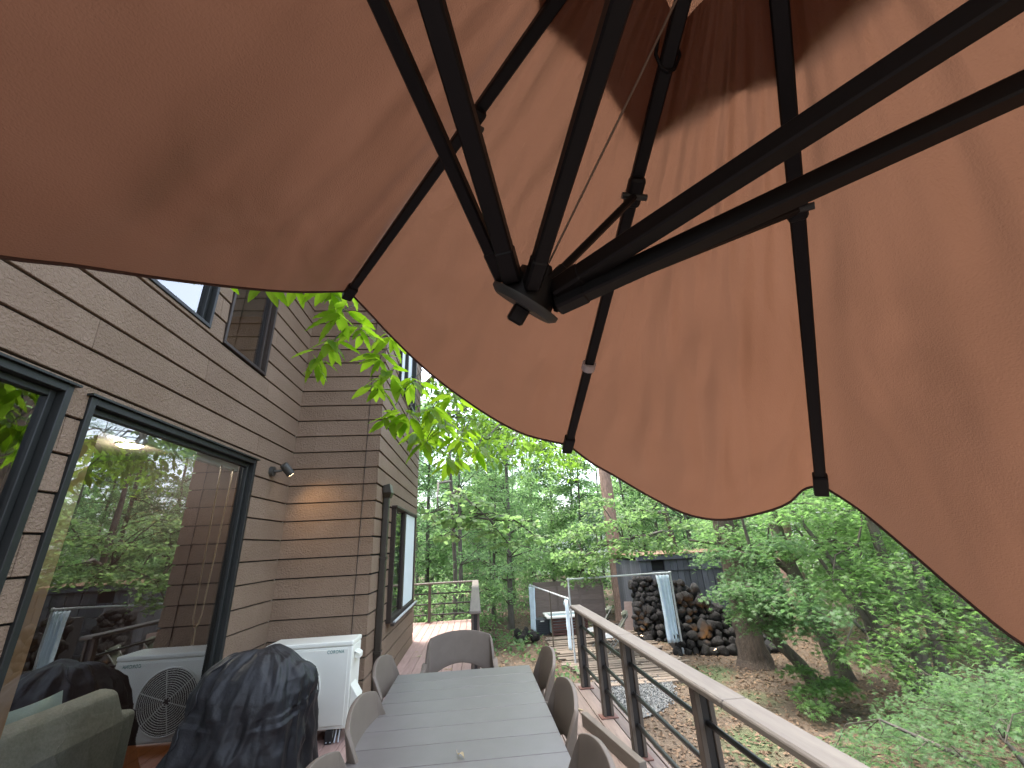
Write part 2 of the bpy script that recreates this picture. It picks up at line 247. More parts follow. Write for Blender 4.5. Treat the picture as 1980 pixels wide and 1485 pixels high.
# ---------------------------------------------------------------- mesh helpers
class MB:
    def __init__(s): s.v = []; s.f = []; s.sm = []
    def add(s, vs, fs, smooth=False):
        o = len(s.v); s.v += [tuple(v) for v in vs]; s.f += [tuple(i + o for i in f) for f in fs]; s.sm += [smooth] * len(fs); return s
    def box(s, x0, x1, y0, y1, z0, z1):
        return s.add([(x0, y0, z0), (x1, y0, z0), (x1, y1, z0), (x0, y1, z0), (x0, y0, z1), (x1, y0, z1), (x1, y1, z1), (x0, y1, z1)],
                     [(0, 3, 2, 1), (4, 5, 6, 7), (0, 1, 5, 4), (1, 2, 6, 5), (2, 3, 7, 6), (3, 0, 4, 7)])
    def tube(s, pts, rad, n=8, cap=True, smooth=True, flat=1.0, up=None, jitter=0.0):
        pts = [Vector(p) for p in pts]
        rad = rad if isinstance(rad, (list, tuple)) else [rad] * len(pts)
        rings = []; prev = None
        for i, p in enumerate(pts):
            d = (pts[min(i + 1, len(pts) - 1)] - pts[max(i - 1, 0)]).normalized()
            if prev is None:
                a = Vector(up) if up else (Vector((0, 0, 1)) if abs(d.z) < 0.9 else Vector((1, 0, 0)))
            else: a = prev
            a = (a - d * a.dot(d)).normalized(); prev = a; b = d.cross(a)
            ring = []
            for k in range(n):
                t = 2 * math.pi * (k + 0.5) / n
                r = rad[i] * (1 + jitter * (random.random() - 0.5))
                ring.append(p + a * (math.cos(t) * r) + b * (math.sin(t) * r * flat))
            rings.append(ring)
        vs = [v for r in rings for v in r]; fs = []
        for i in range(len(rings) - 1):
            for k in range(n):
                k2 = (k + 1) % n; fs.append((i * n + k, i * n + k2, (i + 1) * n + k2, (i + 1) * n + k))
        s.add(vs, fs, smooth)
        if cap: s.add(rings[0], [tuple(range(n - 1, -1, -1))]); s.add(rings[-1], [tuple(range(n))])
        return s
    def bar(s, a, b, w, h, up=(0, 0, 1)):
        """rectangular bar from a to b, w across, h along 'up'"""
        a = Vector(a); b = Vector(b); d = (b - a).normalized(); u = Vector(up); u = (u - d * u.dot(d)).normalized(); x = d.cross(u)
        vs = []
        for p in (a, b):
            for sx, su in ((-1, -1), (1, -1), (1, 1), (-1, 1)): vs.append(p + x * (sx * w / 2) + u * (su * h / 2))
        return s.add(vs, [(3, 2, 1, 0), (4, 5, 6, 7), (0, 1, 5, 4), (1, 2, 6, 5), (2, 3, 7, 6), (3, 0, 4, 7)])
    def prism(s, poly, z0, z1, axis='z', off=None):
        """polygon (a,b) extruded along the axis"""
        n = len(poly)
        def P(a, b, c): return {'z': (a, b, c), 'y': (a, c, b), 'x': (c, a, b)}[axis]
        vs = [P(a, b, z0) for a, b in poly] + [P(a, b, z1) for a, b in poly]
        fs = [tuple(range(n - 1, -1, -1)), tuple(range(n, 2 * n))] + [(i, (i + 1) % n, n + (i + 1) % n, n + i) for i in range(n)]
        return s.add(vs, fs)
    def grid(s, fn, nu, nv, smooth=True):
        vs = [fn(i / nu, j / nv) for i in range(nu + 1) for j in range(nv + 1)]
        fs = [(i * (nv + 1) + j, (i + 1) * (nv + 1) + j, (i + 1) * (nv + 1) + j + 1, i * (nv + 1) + j + 1) for i in range(nu) for j in range(nv)]
        return s.add(vs, fs, smooth)
    def mesh(s, name, m):
        me = bpy.data.meshes.new(name); me.from_pydata(s.v, [], s.f)
        me.polygons.foreach_set('use_smooth', s.sm); me.materials.append(m)
        bm = bmesh.new(); bm.from_mesh(me); bmesh.ops.recalc_face_normals(bm, faces=bm.faces); bm.to_mesh(me); bm.free()
        me.update(); return me
    def build(s, name, m, parent=None, bevel=0.0, seg=1):
        return put(name, s.mesh(name, m), parent, bevel=bevel, seg=seg)

def put(name, me, parent=None, loc=None, bevel=0.0, seg=1):
    o = bpy.data.objects.new(name, me); C.objects.link(o)
    if parent is not None:
        o.parent = parent
        o.matrix_parent_inverse = Matrix.Translation(-Vector(parent['wl'])) if 'wl' in parent.keys() else Matrix()
    if loc is not None: o.location = loc
    if bevel:
        b = o.modifiers.new('bevel', 'BEVEL'); b.width = bevel; b.segments = seg; b.limit_method = 'ANGLE'; b.angle_limit = R(40)
    return o

def tag(o, label=None, cat=None, group=None, kind=None):
    if label: o['label'] = label
    if cat: o['category'] = cat
    if group: o['group'] = group
    if kind: o['kind'] = kind
    return o

def thing(name, label, cat, loc=(0, 0, 0), group=None, rotz=0.0):
    """an Empty at the thing's base; meshes given in world coordinates are parented through their inverse"""
    o = bpy.data.objects.new(name, None); C.objects.link(o); o.empty_display_size = 0.2
    o.location = loc; o.rotation_euler = (0, 0, rotz)
    return tag(o, label, cat, group)

def sub(mb, name, m, parent, loc=None, bevel=0.0, seg=1):
    """part whose mesh is in world coordinates (parent unrotated): shift by the root's location"""
    root = parent; off = Vector((0, 0, 0))
    while root is not None: off += root.location; root = root.parent
    mb.v = [tuple(Vector(v) - off) for v in mb.v]
    o = bpy.data.objects.new(name, mb.mesh(name, m)); C.objects.link(o); o.parent = parent
    if bevel:
        b = o.modifiers.new('bevel', 'BEVEL'); b.width = bevel; b.segments = seg; b.limit_method = 'ANGLE'; b.angle_limit = R(40)
    return o

def kids(o): return [c for c in bpy.data.objects if c.parent == o]
CH = {}
def copy_tree(o, parent=None):
    c = o.copy(); C.objects.link(c)
    if parent is not None: c.parent = parent
    for ch in CH.setdefault(o.name, kids(o)): copy_tree(ch, c)
    return c

# ---- leaves in bulk
def T_oval(w=0.24, fold=0.05, curl=-0.06):
    v = np.array([(0, 0, 0), (w * .85, .3, fold), (w * .8, .68, fold * .8), (0, 1, curl), (-w * .8, .68, fold * .8), (-w * .85, .3, fold)], float)
    return v, np.array([(0, 1, 2, 3), (0, 3, 4, 5)])
def T_round():
    v = np.array([(0, 0, 0), (.36, .2, .04), (.42, .6, .05), (0, 1, -.05), (-.42, .6, .05), (-.36, .2, .04)], float)
    return v, np.array([(0, 1, 2, 3), (0, 3, 4, 5)])
def T_maple(n=7):
    ang = np.radians(np.linspace(-125, 125, n)); ln = np.array([.55, .82, .96, 1.0, .96, .82, .55])[:n]
    v = [(0, .12, 0)]
    edges = np.radians(np.linspace(-125 - 20, 125 + 20, n + 1))
    for a in edges: v.append((math.sin(a) * .30, .12 + math.cos(a) * .30, 0.02))
    for a, l in zip(ang, ln): v.append((math.sin(a) * l, .12 + math.cos(a) * l, -.10))
    f = [(0, 1 + i, 1 + n + 1 + i, 2 + i) for i in range(n)]
    return np.array(v, float), np.array(f)

def rot_mats(n, tilt, droop=0.0):
    yaw = rng.uniform(0, 2 * np.pi, n); tx = rng.normal(droop, tilt, n); ty = rng.normal(0, tilt, n)
    cz, sz, cx, sx, cy, sy = np.cos(yaw), np.sin(yaw), np.cos(tx), np.sin(tx), np.cos(ty), np.sin(ty)
    Z = np.zeros((n, 3, 3)); X = Z.copy(); Y = Z.copy()
    Z[:, 0, 0] = cz; Z[:, 0, 1] = -sz; Z[:, 1, 0] = sz; Z[:, 1, 1] = cz; Z[:, 2, 2] = 1
    X[:, 0, 0] = 1; X[:, 1, 1] = cx; X[:, 1, 2] = -sx; X[:, 2, 1] = sx; X[:, 2, 2] = cx
    Y[:, 1, 1] = 1; Y[:, 0, 0] = cy; Y[:, 0, 2] = sy; Y[:, 2, 0] = -sy; Y[:, 2, 2] = cy
    return Z @ X @ Y

def leaf_mesh(name, T, pos, size, m, tilt=0.45, droop=-0.25, mats=None):
    tv, tf = T; pos = np.asarray(pos, float); n = len(pos)
    Rm = rot_mats(n, tilt, droop) if mats is None else mats
    sc = np.asarray(size) if np.ndim(size) else rng.uniform(size * .7, size * 1.25, n)
    V = np.einsum('nij,kj->nki', Rm, tv) * sc[:, None, None] + pos[:, None, :]
    k = len(tv); F = (tf[None] + (np.arange(n) * k)[:, None, None]).reshape(-1)
    me = bpy.data.meshes.new(name); me.vertices.add(n * k); me.vertices.foreach_set('co', V.reshape(-1))
    nf = n * len(tf); me.loops.add(nf * 4); me.loops.foreach_set('vertex_index', F.astype(np.int32))
    me.polygons.add(nf); me.polygons.foreach_set('loop_start', np.arange(nf, dtype=np.int32) * 4)
    me.materials.append(m); me.update(calc_edges=True)
    return me

def sprays(cent, rad, n, thick=0.10, dome=0.25):
    """points in flattened discs: cent (k,3), rad (k,), n leaves each"""
    out = []
    for c, r in zip(cent, rad):
        q = int(n * (r / np.mean(rad)) ** 2) if n > 0 else 0
        t = rng.uniform(0, 2 * np.pi, q); rr = r * np.sqrt(rng.uniform(0, 1, q)) * (1 + .25 * np.sin(3 * t + rng.uniform(0, 6)))
        z = rng.normal(0, thick * r, q) - dome * rr * rr / max(r, .01)
        out.append(np.stack([c[0] + rr * np.cos(t), c[1] + rr * np.sin(t), c[2] + z], 1))
    return np.concatenate(out)

TW = 3
def twigs_for(mb, anchors, cent, rad, per=4, r0=0.012):
    """thin limbs from the nearest anchor point to each spray and twigs inside it"""
    A = np.array(anchors)
    for c, r in zip(cent, rad):
        d = np.linalg.norm(A - c, axis=1) + 0.6 * np.maximum(0, A[:, 2] - c[2]); a = A[int(np.argmin(d))]
        m = (a + c) / 2 + np.array([random.uniform(-.1, .1), random.uniform(-.1, .1), .12 * np.linalg.norm(c - a)])
        mb.tube([a, m, c], [r0 * 2.2, r0 * 1.6, r0], 5, cap=False)
        for _ in range(per):
            t = random.uniform(0, 6.28); e = c + np.array([math.cos(t) * r * .85, math.sin(t) * r * .85, -.15 * r])
            mm = (c + e) / 2 + np.array([0, 0, .05 * r]); mb.tube([c, mm, e], [r0 * .9, r0 * .6, r0 * .25], 4, cap=False)

# ================================================================ GROUND
G = -1.1
def ground_h(x, y):
    d = max(0.0, math.hypot(x - 2, y - 8) - 9)
    return G + 0.05 * mnoise.noise((x * .35, y * .35, 1.0)) + 0.02 * mnoise.noise((x * 1.7, y * 1.7, 4.0)) + 0.012 * d + 0.5 * (mnoise.noise((x * .05, y * .05, 9)) * min(1, d / 20))
xs = np.concatenate([np.linspace(-250, -14, 20), np.linspace(-12, 26, 96), np.linspace(30, 300, 22)])
ys = np.concatenate([np.linspace(-120, -6, 14), np.linspace(-4, 34, 96), np.linspace(38, 420, 24)])
mb = MB(); nx, ny = len(xs), len(ys)
mb.add([(x, y, ground_h(x, y)) for x in xs for y in ys], [(i * ny + j, (i + 1) * ny + j, (i + 1) * ny + j + 1, i * ny + j + 1) for i in range(nx - 1) for j in range(ny - 1)], True)
gm = mat('forest_floor', (0.105, 0.076, 0.051), 0.95, var=(1.1, (0.066, 0.048, 0.033)), bump=(26, 0.9, 0.04), spots=(0.32, 0.56, (0.065, 0.085, 0.035)))
tag(mb.build('ground', gm), kind='structure')

def scatter_litter():
    n = 46000
    r = 2.5 + 15 * rng.uniform(0, 1, n) ** 0.8; a = rng.uniform(-0.55, 1.25, n)
    x = np.sin(a) * r; y = np.cos(a) * r * 1.05 + 1
    k = ~((x < 1.42) & (y < 5.95)) & ~((x < 0.1) & (y < 11.3)); x, y = x[k], y[k]
    z = np.array([ground_h(p, q) for p, q in zip(x, y)]) + rng.uniform(0.004, 0.022, len(x))
    me = leaf_mesh('leaf_litter', T_oval(.34, .08, .1), np.stack([x, y, z], 1), 0.062, M['litter'], 0.3, 0.0)
    tag(put('leaf_litter', me), 'dry brown fallen leaves covering the forest floor', 'leaf litter', kind='stuff')
scatter_litter()

def ground_plants():
    n = 16000
    cl = 520; ca = rng.uniform(-0.3, 1.2, cl); cr = 7 + 24 * rng.uniform(0, 1, cl) ** .7
    cx, cy = np.sin(ca) * cr, np.cos(ca) * cr + 2
    keep = [(mnoise.noise((p * .18, q * .18, 3)) > -.02 or q > 17) and not (1.7 < p < 6.6 and 7.8 < q < 16.5) for p, q in zip(cx, cy)]
    cx, cy = cx[keep], cy[keep]
    i = rng.integers(0, len(cx), n); x = cx[i] + rng.normal(0, .28, n); y = cy[i] + rng.normal(0, .28, n)
    k = ~((x < 1.5) & (y < 6.2)) & ~((x < 0.2) & (y < 11.5)); x, y = x[k], y[k]
    z = np.array([ground_h(p, q) for p, q in zip(x, y)]) + rng.uniform(.03, .3, len(x))
    me = leaf_mesh('ground_cover', T_oval(.3), np.stack([x, y, z], 1), 0.11, M['leaf_maple_low'], 0.5, -0.2)
    tag(put('ground_cover', me), 'low green seedlings and ground cover on the forest floor', 'ground cover', kind='stuff')
ground_plants()

# gravel patch and old timber walkway
mb = MB(); poly = []
for k in range(26):
    t = 2 * math.pi * k / 26; poly.append((2.75 + math.cos(t) * (.85 + .1 * math.sin(3 * t)) + .45 * math.sin(t), 8.9 + math.sin(t) * (1.15 + .1 * math.cos(2 * t))))
mb.add([(x, y, ground_h(x, y) + 0.03) for x, y in poly] + [(2.75, 8.9, G + .05)], [(i, (i + 1) % 26, 26) for i in range(26)])
gp = tag(mb.build('gravel_patch', M['gravel_base']), 'pale grey gravel patch between the railing and the timber walkway', 'gravel', kind='structure')
px = rng.normal(2.8, .5, 5200) ; py = rng.normal(8.9, .6, 5200); px = px + .35 * (py - 8.9)
k = ((px - 2.75 - .35 * (py - 8.9)) ** 2 / .8 + (py - 8.9) ** 2 / 1.35) < 1.05; px, py = px[k], py[k]
tv = np.array([(0, 0, .0), (.5, .1, .1), (.6, .6, .3), (.1, .7, .2), (-.3, .4, .25), (.2, .35, .55)], float)
gme = leaf_mesh('gravel_stones', (tv, np.array([(0, 1, 5, 4), (1, 2, 3, 5)])), np.stack([px, py, np.full(len(px), G + .045)], 1), .033, M['gravel'], .5, 0)
tag(put('gravel_stones', gme), 'loose pale grey gravel stones', 'gravel', kind='stuff')

walk = thing('timber_walkway', 'old weathered timber walkway boards lying on the ground before the bath', 'walkway', (0, 0, G)); walk['kind'] = 'structure'
del walk['category']
y = 9.35
i = 0
while y < 14.1:
    w = random.uniform(.13, .19); x0 = 2.05 + random.uniform(-.12, .12) + max(0, (10.3 - y)) * .5; x1 = 4.75 - max(0, (10.6 - y)) * .5 + random.uniform(-.25, .15)
    cut = random.uniform(x0 + .8, x1 - .6)
    for a, b in ((x0, cut - .015), (cut + .015, x1)):
        mb = MB(); h = random.uniform(.05, .085); mb.box(a, b, y, y + w - .03, G - .04, G + h); sub(mb, 'plank', M['walk'], walk, bevel=.006)
    y += w + random.uniform(.0, .02)

# ================================================================ HOUSE
XL, XW, YF, YB = -2.237, -1.21, 5.272, 8.95
ZTOP = 6.9
house = thing('house', 'brown clapboard house with tall dark framed windows beside the deck', 'house', (XL, 2.0, 0))
SLOT, PITCH, Z0 = 0.0115, 0.2025, 0.955
def thick(f): return 0.0235 - 0.0105 * f       # board thickness from its bottom edge (f=0) to its top (f=1)

def board_pieces(zb, zt, openings, a0, a1, joints):
    """split one course [a0,a1] x [zb,zt] round the openings and at joints"""
    cuts = sorted({a0, a1, *[j for j in joints if a0 < j < a1], *[o[0] for o in openings if a0 < o[0] < a1], *[o[1] for o in openings if a0 < o[1] < a1]})
    segs = []
    for s, e in zip(cuts[:-1], cuts[1:]):
        mid = (s + e) / 2; iv = [(zb, zt)]
        for o in openings:
            if o[0] < mid < o[1]:
                nv = []
                for lo, hi in iv:
                    if o[3] <= lo or o[2] >= hi: nv.append((lo, hi)); continue
                    if o[2] > lo: nv.append((lo, o[2]))
                    if o[3] < hi: nv.append((o[3], hi))
                iv = nv
        for lo, hi in iv:
            if hi - lo > .012: segs.append([s, e, lo, hi])
    out = []
    for sg in segs:     # merge neighbours that only an opening edge separates
        if out and out[-1][1] == sg[0] and out[-1][2:] == sg[2:] and sg[0] not in joints: out[-1][1] = sg[1]
        else: out.append(sg)
    return out

def side_wall(axis, plane, sign, a0, a1, openings, jspan, jphase, zlo=-0.35, slot=SLOT, thick=thick):
    k0 = math.floor((zlo - Z0) / PITCH); k = k0
    while Z0 + k * PITCH < ZTOP:
        zb = Z0 + k * PITCH + slot / 2; zt = zb + PITCH - slot
        js = []
        if jspan:
            j = a0 + (jphase + (k % 3) * jspan / 3) % jspan
            while j < a1: js.append(j); j += jspan
        for s, e, lo, hi in board_pieces(zb, zt, openings, a0, a1, js):
            g = 0.0015 if jspan else 0
            p0 = plane + sign * thick((lo - zb) / PITCH); p1 = plane + sign * thick((hi - zb) / PITCH); q = plane - sign * .004
            s2 = s + (g if s in js else 0); e2 = e - (g if e in js else 0)
            poly = [(q, lo), (p0, lo), (p1, hi), (q, hi)]
            vs = [((p, s2, z) if axis == 'x' else (s2, p, z)) for p, z in poly] + [((p, e2, z) if axis == 'x' else (e2, p, z)) for p, z in poly]
            mb = MB(); mb.add(vs, [(3, 2, 1, 0), (4, 5, 6, 7), (0, 1, 5, 4), (1, 2, 6, 5), (2, 3, 7, 6), (3, 0, 4, 7)])
            sub(mb, 'siding_board', M['siding'], house, bevel=.0025)
        k += 1

# openings: along-wall from, to, z from, to
W_BIG = (2.447, 4.39, 0.10, 2.515)
W_LEFT = (0.35, 2.33, 0.10, 2.53)
W_UP1 = (1.35, 3.268, 3.42, 5.2)
W_UP2 = (3.475, 4.262, 3.395, 5.2)
W_NEAR = (-2.3, 0.15, 0.10, 2.53)
opl = [W_BIG, W_LEFT, W_UP1, W_UP2, W_NEAR]
side_wall('x', XL, 1, -3.2, YF, opl, 3.03, 2.528, -1.1)
side_wall('y', YF, -1, XL + .012, XW + .0, [], 0, 0, -1.1)
W_S1 = (6.30, 8.36, 0.74, 2.135); W_S2 = (6.23, 7.9, 4.05, 5.3)
side_wall('x', XW, 1, YF - .018, YB, [W_S1, W_S2], 0, 0, -1.1, .021, lambda f: .024 - .006 * f)
# thin vertical sealant joint on the return wall and corner beads
mb = MB(); mb.box(-1.352, -1.348, YF - .0275, YF - .003, -.3, ZTOP); sub(mb, 'sealant_joint', M['siding_core'], house)
mb = MB(); mb.box(XL + .0, XL + .012, YF - .030, YF - .018, -.3, ZTOP); sub(mb, 'corner_bead', mat('corner_bead', (0.27, 0.23, 0.18), .6), house)
# structural backing behind the boards, left open at the windows
def backing(axis, plane, sign, a0, a1, ops, z0=-1.1, z1=ZTOP, t=.12):
    xs_ = sorted({a0, a1, *[o[0] for o in ops], *[o[1] for o in ops]}); zs_ = sorted({z0, z1, *[o[2] for o in ops], *[o[3] for o in ops]})
    mb = MB()
    for s, e in zip(xs_[:-1], xs_[1:]):
        for lo, hi in zip(zs_[:-1], zs_[1:]):
            m_ = ((s + e) / 2, (lo + hi) / 2)
            if any(o[0] < m_[0] < o[1] and o[2] < m_[1] < o[3] for o in ops): continue
            if axis == 'x': mb.box(plane - sign * t, plane - sign * .004, s, e, lo, hi)
            else: mb.box(s, e, min(plane - sign * t, plane - sign * .004), max(plane - sign * t, plane - sign * .004), lo, hi)
    return sub(mb, 'wall_core', M['siding_core'], house)
backing('x', XL, 1, -3.2, YF, opl)
backing('y', YF, -1, XL - .004, XW - .004, [])
backing('x', XW, 1, YF + .12, YB, [W_S1, W_S2])
mb = MB(); mb.box(-9, XW - .004, YB, YB + .12, -1.1, ZTOP); mb.box(-9, XL - .14, -3.2, -3.08, -1.1, ZTOP); sub(mb, 'back_wall', M['siding'], house)
mb = MB(); mb.prism([(-9.2, ZTOP), (XW + .7, ZTOP), (XW + .7, ZTOP + .22), (-5, ZTOP + 1.6), (-9.2, ZTOP + .22)], -3.8, YB + .6, 'y'); sub(mb, 'roof', M['grey_roof'], house)

def window_x(ops, plane, fw, depth, frm, name='window', sash=None, proud=.035, glass=True):
    """window in a wall whose outside faces +x; ops=(y0,y1,z0,z1)"""
    y0, y1, z0, z1 = ops; x1 = plane + proud; x0 = plane - depth
    mb = MB(); mb.box(x0, x1, y0, y0 + fw, z0, z1); mb.box(x0, x1, y1 - fw, y1, z0, z1); mb.box(x0, x1, y0 + fw, y1 - fw, z1 - fw, z1); mb.box(x0, x1, y0 + fw, y1 - fw, z0, z0 + fw)
    w = sub(mb, name, frm, house, bevel=.003)
    s = fw + .002; iw = .035
    mb = MB(); xi0, xi1 = plane - .05, plane - .008
    mb.box(xi0, xi1, y0 + s, y0 + s + iw, z0 + s, z1 - s); mb.box(xi0, xi1, y1 - s - iw, y1 - s, z0 + s, z1 - s); mb.box(xi0, xi1, y0 + s + iw, y1 - s - iw, z1 - s - iw, z1 - s); mb.box(xi0, xi1, y0 + s + iw, y1 - s - iw, z0 + s, z0 + s + iw)
    sub(mb, 'sash', frm, w, bevel=.003)
    if glass:
        mb = MB(); mb.add([(plane - .03, y0 + s + iw, z0 + s + iw), (plane - .03, y1 - s - iw, z0 + s + iw), (plane - .03, y1 - s - iw, z1 - s - iw), (plane - .03, y0 + s + iw, z1 - s - iw)], [(0, 1, 2, 3)])
        sub(mb, 'pane', M['glass'], w)
    return w
wb = window_x(W_BIG, XL, .04, .11, M['win_frame'])
window_x(W_LEFT, XL, .04, .11, M['win_frame'])
window_x(W_NEAR, XL, .04, .11, M['win_frame'])
window_x(W_UP1, XL, .03, .11, M['win_frame'])
window_x(W_UP2, XL, .03, .11, M['win_frame2'])
# drip flashing over the big windows
mb = MB(); mb.box(XL + .002, XL + .055, W_BIG[0] - .02, W_BIG[1] + .02, W_BIG[3] + .002, W_BIG[3] + .014); sub(mb, 'flashing', M['win_frame'], house)
mb = MB(); mb.box(XL + .002, XL + .055, W_LEFT[0] - .02, W_LEFT[1] + .02, W_LEFT[3] + .002, W_LEFT[3] + .014); sub(mb, 'flashing', M['win_frame'], house)

# side window: protruding bronze frame, clear sash at the near end, pale screen at the far end
y0, y1, z0, z1 = W_S1; xp = XW + .085
mb = MB(); mb.box(XW - .1, xp, y0 - .03, y0 + .03, z0 - .03, z1 + .03); mb.box(XW - .1, xp, y1 - .03, y1 + .03, z0 - .03, z1 + .03); mb.box(XW - .1, xp + .02, y0 - .05, y1 + .08, z1 + .031, z1 + .065); mb.box(XW - .1, xp, y0 + .031, y1 - .031, z0 - .03, z0 + .03)
sw = sub(mb, 'window', M['win_frame2'], house, bevel=.004)
mb = MB(); mb.box(xp + .002, xp + .05, y0 - .06, y1 + .10, z0 - .06, z0 - .025); sub(mb, 'sill', M['win_frame2'], sw, bevel=.004)
mb = MB(); mb.tube([(xp + .04, y0 + .02, z0 - .02), (xp + .04, y1 + .12, z0 - .015)], .018, 8); sub(mb, 'sill_rail', M['galv'], sw)
ym = y0 + (y1 - y0) * .46
mb = MB(); mb.box(XW + .01, xp - .01, ym - .10, ym + .03, z0 + .031, z1 + .029); mb.box(XW + .02, xp - .02, y0 + .031, y0 + .08, z0 + .031, z1 + .029); sub(mb, 'mullion', M['win_frame2'], sw, bevel=.004)
mb = MB(); mb.add([(XW + .04, y0 + .08, z0 + .03), (XW + .04, ym - .10, z0 + .03), (XW + .04, ym - .10, z1 + .03), (XW + .04, y0 + .08, z1 + .03)], [(0, 1, 2, 3)]); sub(mb, 'pane', M['glass'], sw)
mb = MB(); mb.box(XW + .05, xp - .02, ym + .04, y1 - .04, z0 + .04, z1 + .02); sub(mb, 'screen', M['blind'], sw)
mb = MB(); mb.box(XW - .09, XW - .07, y0, y1, z0, z1); sub(mb, 'inner_blind', M['blind'], sw)
y0, y1, z0, z1 = W_S2
mb = MB(); mb.box(XW - .1, XW + .06, y0, y0 + .06, z0, z1); mb.box(XW - .1, XW + .06, y1 - .06, y1, z0, z1); mb.box(XW - .1, XW + .06, y0 + .06, y1 - .06, z0, z0 + .06); mb.box(XW - .06, XW + .03, (y0 + y1) / 2 - .04, (y0 + y1) / 2 + .04, z0 + .06, z1)
sw2 = sub(mb, 'window', M['win_frame'], house, bevel=.004)
mb = MB(); mb.box(XW - .05, XW - .03, y0 + .06, y1 - .06, z0 + .06, z1); sub(mb, 'inner_blind', M['blind'], sw2)

# ---- room behind the big windows
room = thing('room', 'dim room behind the tall windows with dark walls and orange floorboards', 'room', (-4, 2, 0)); 
room['kind'] = 'structure'; del room['category']
xi = XL - .125
def rbox(b, name, m): mb = MB(); mb.box(*b); return sub(mb, name, m, room)
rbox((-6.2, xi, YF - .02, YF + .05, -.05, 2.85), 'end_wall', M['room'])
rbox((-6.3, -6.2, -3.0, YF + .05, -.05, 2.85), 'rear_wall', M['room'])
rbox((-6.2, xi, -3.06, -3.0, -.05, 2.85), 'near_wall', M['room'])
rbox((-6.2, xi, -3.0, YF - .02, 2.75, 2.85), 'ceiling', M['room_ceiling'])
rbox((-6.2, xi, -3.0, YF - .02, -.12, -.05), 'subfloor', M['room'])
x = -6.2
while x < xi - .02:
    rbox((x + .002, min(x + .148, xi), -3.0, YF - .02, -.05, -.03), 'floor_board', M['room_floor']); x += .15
rbox((-2.85, xi - .03, 2.30, 2.78, -.03, 2.75), 'tan_pier', M['room_tan'])
mb = MB(); mb.box(xi - .02, xi - .06 + .09, 2.5, 4.32, 2.40, 2.455); sub(mb, 'blind_headrail', M['blind'], room)
# upstairs rooms: plain dark box so that the upper panes have something behind them
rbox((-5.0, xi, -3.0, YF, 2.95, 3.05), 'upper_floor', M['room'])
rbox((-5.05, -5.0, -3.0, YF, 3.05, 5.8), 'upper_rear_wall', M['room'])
t = thing('ceiling_lamp', 'lit round downlight on the ceiling inside the tall window', 'lamp', (-3.53, 4.49, 2.74))
mb = MB(); mb.tube([(-3.53, 4.49, 2.735), (-3.53, 4.49, 2.755)], .11, 20); sub(mb, 'trim_ring', M['white'], t)
mb = MB(); mb.tube([(-3.53, 4.49, 2.72), (-3.53, 4.49, 2.733)], .085, 20); sub(mb, 'lens', M['ceil_lamp'], t)
pl = bpy.data.lights.new('ceiling_lamp_light', 'POINT'); pl.energy = 8; pl.color = (1, .93, .84); pl.shadow_soft_size = .06
plo = bpy.data.objects.new('ceiling_lamp_light', pl); C.objects.link(plo); plo.location = (0, 0, -.10); plo.parent = t

# beaded blind chain inside the big window
mb = MB(); pts = []
for k in range(25): pts.append((xi + .05, 4.08 + .0 * k, 2.40 - k * .055))
lo = pts[-1][2]
loop = [(xi + .05, 4.05 - .05, 2.40), (xi + .05, 4.04, lo + .08), (xi + .05, 4.07, lo + .02), (xi + .05, 4.10, lo), (xi + .05, 4.13, lo + .03), (xi + .05, 4.15, lo + .1), (xi + .05, 4.20, 2.40)]
mb.tube(loop, .006, 6)
t = thing('blind_chain', 'thin beaded blind chain loop hanging inside the tall window', 'blind chain', (xi + .05, 4.1, lo))
sub(mb, 'chain', M['chain'], t)
mb = MB(); mb.tube([(xi + .05, 4.10, lo - .005), (xi + .05, 4.10, lo - .12)], [.006, .011], 8); sub(mb, 'weight', M['chain'], t)

# sofa and cushion inside
def soft_box(mb, x0, x1, y0, y1, z0, z1, r=.05, n=4): mb.box(x0, x1, y0, y1, z0, z1)
sofa = thing('sofa', 'sage green fabric sofa seen through the tall window', 'sofa', (-3.1, 3.2, -.03))
mb = MB(); mb.prism([(-2.62, .05), (-2.62, .52), (-2.72, .72), (-2.86, .74), (-2.93, .60), (-2.93, .05)], 1.6, 4.02, 'y'); sub(mb, 'backrest', M['sofa'], sofa, bevel=.05, seg=4)
mb = MB(); mb.box(-3.6, -2.95, 1.6, 4.0, .05, .40); sub(mb, 'seat', M['sofa'], sofa, bevel=.05, seg=4)
mb = MB(); mb.box(-3.55, -2.68, 4.05, 4.22, .05, .54); sub(mb, 'arm', M['sofa'], sofa, bevel=.05, seg=4)
cu = MB()
def pill(u, v):
    a = (u - .5) * 2; b = (v - .5) * 2; th = .075 * (1 - a * a) ** .5 * (1 - b * b) ** .5 if abs(a) < 1 and abs(b) < 1 else 0
    pin = 1 - .10 * (1 - a * a) * (b * b) - .0; return a * .30 * (1 - .08 * (1 - b * b)), b * .24 * (1 - .08 * (1 - a * a)), th
vs = [];
def cus(sgn):
    def fn(u, v):
        a, b, th = pill(u, v); return (-3.06 + sgn * th - b * .35, 3.74 + a, .49 + b)
    return fn
cu.grid(cus(1), 14, 14); cu.grid(cus(-1), 14, 14)
cush = cu.build('cushion', M['cushion']); tag(cush, 'teal cushion leaning against the sofa backrest indoors', 'cushion')

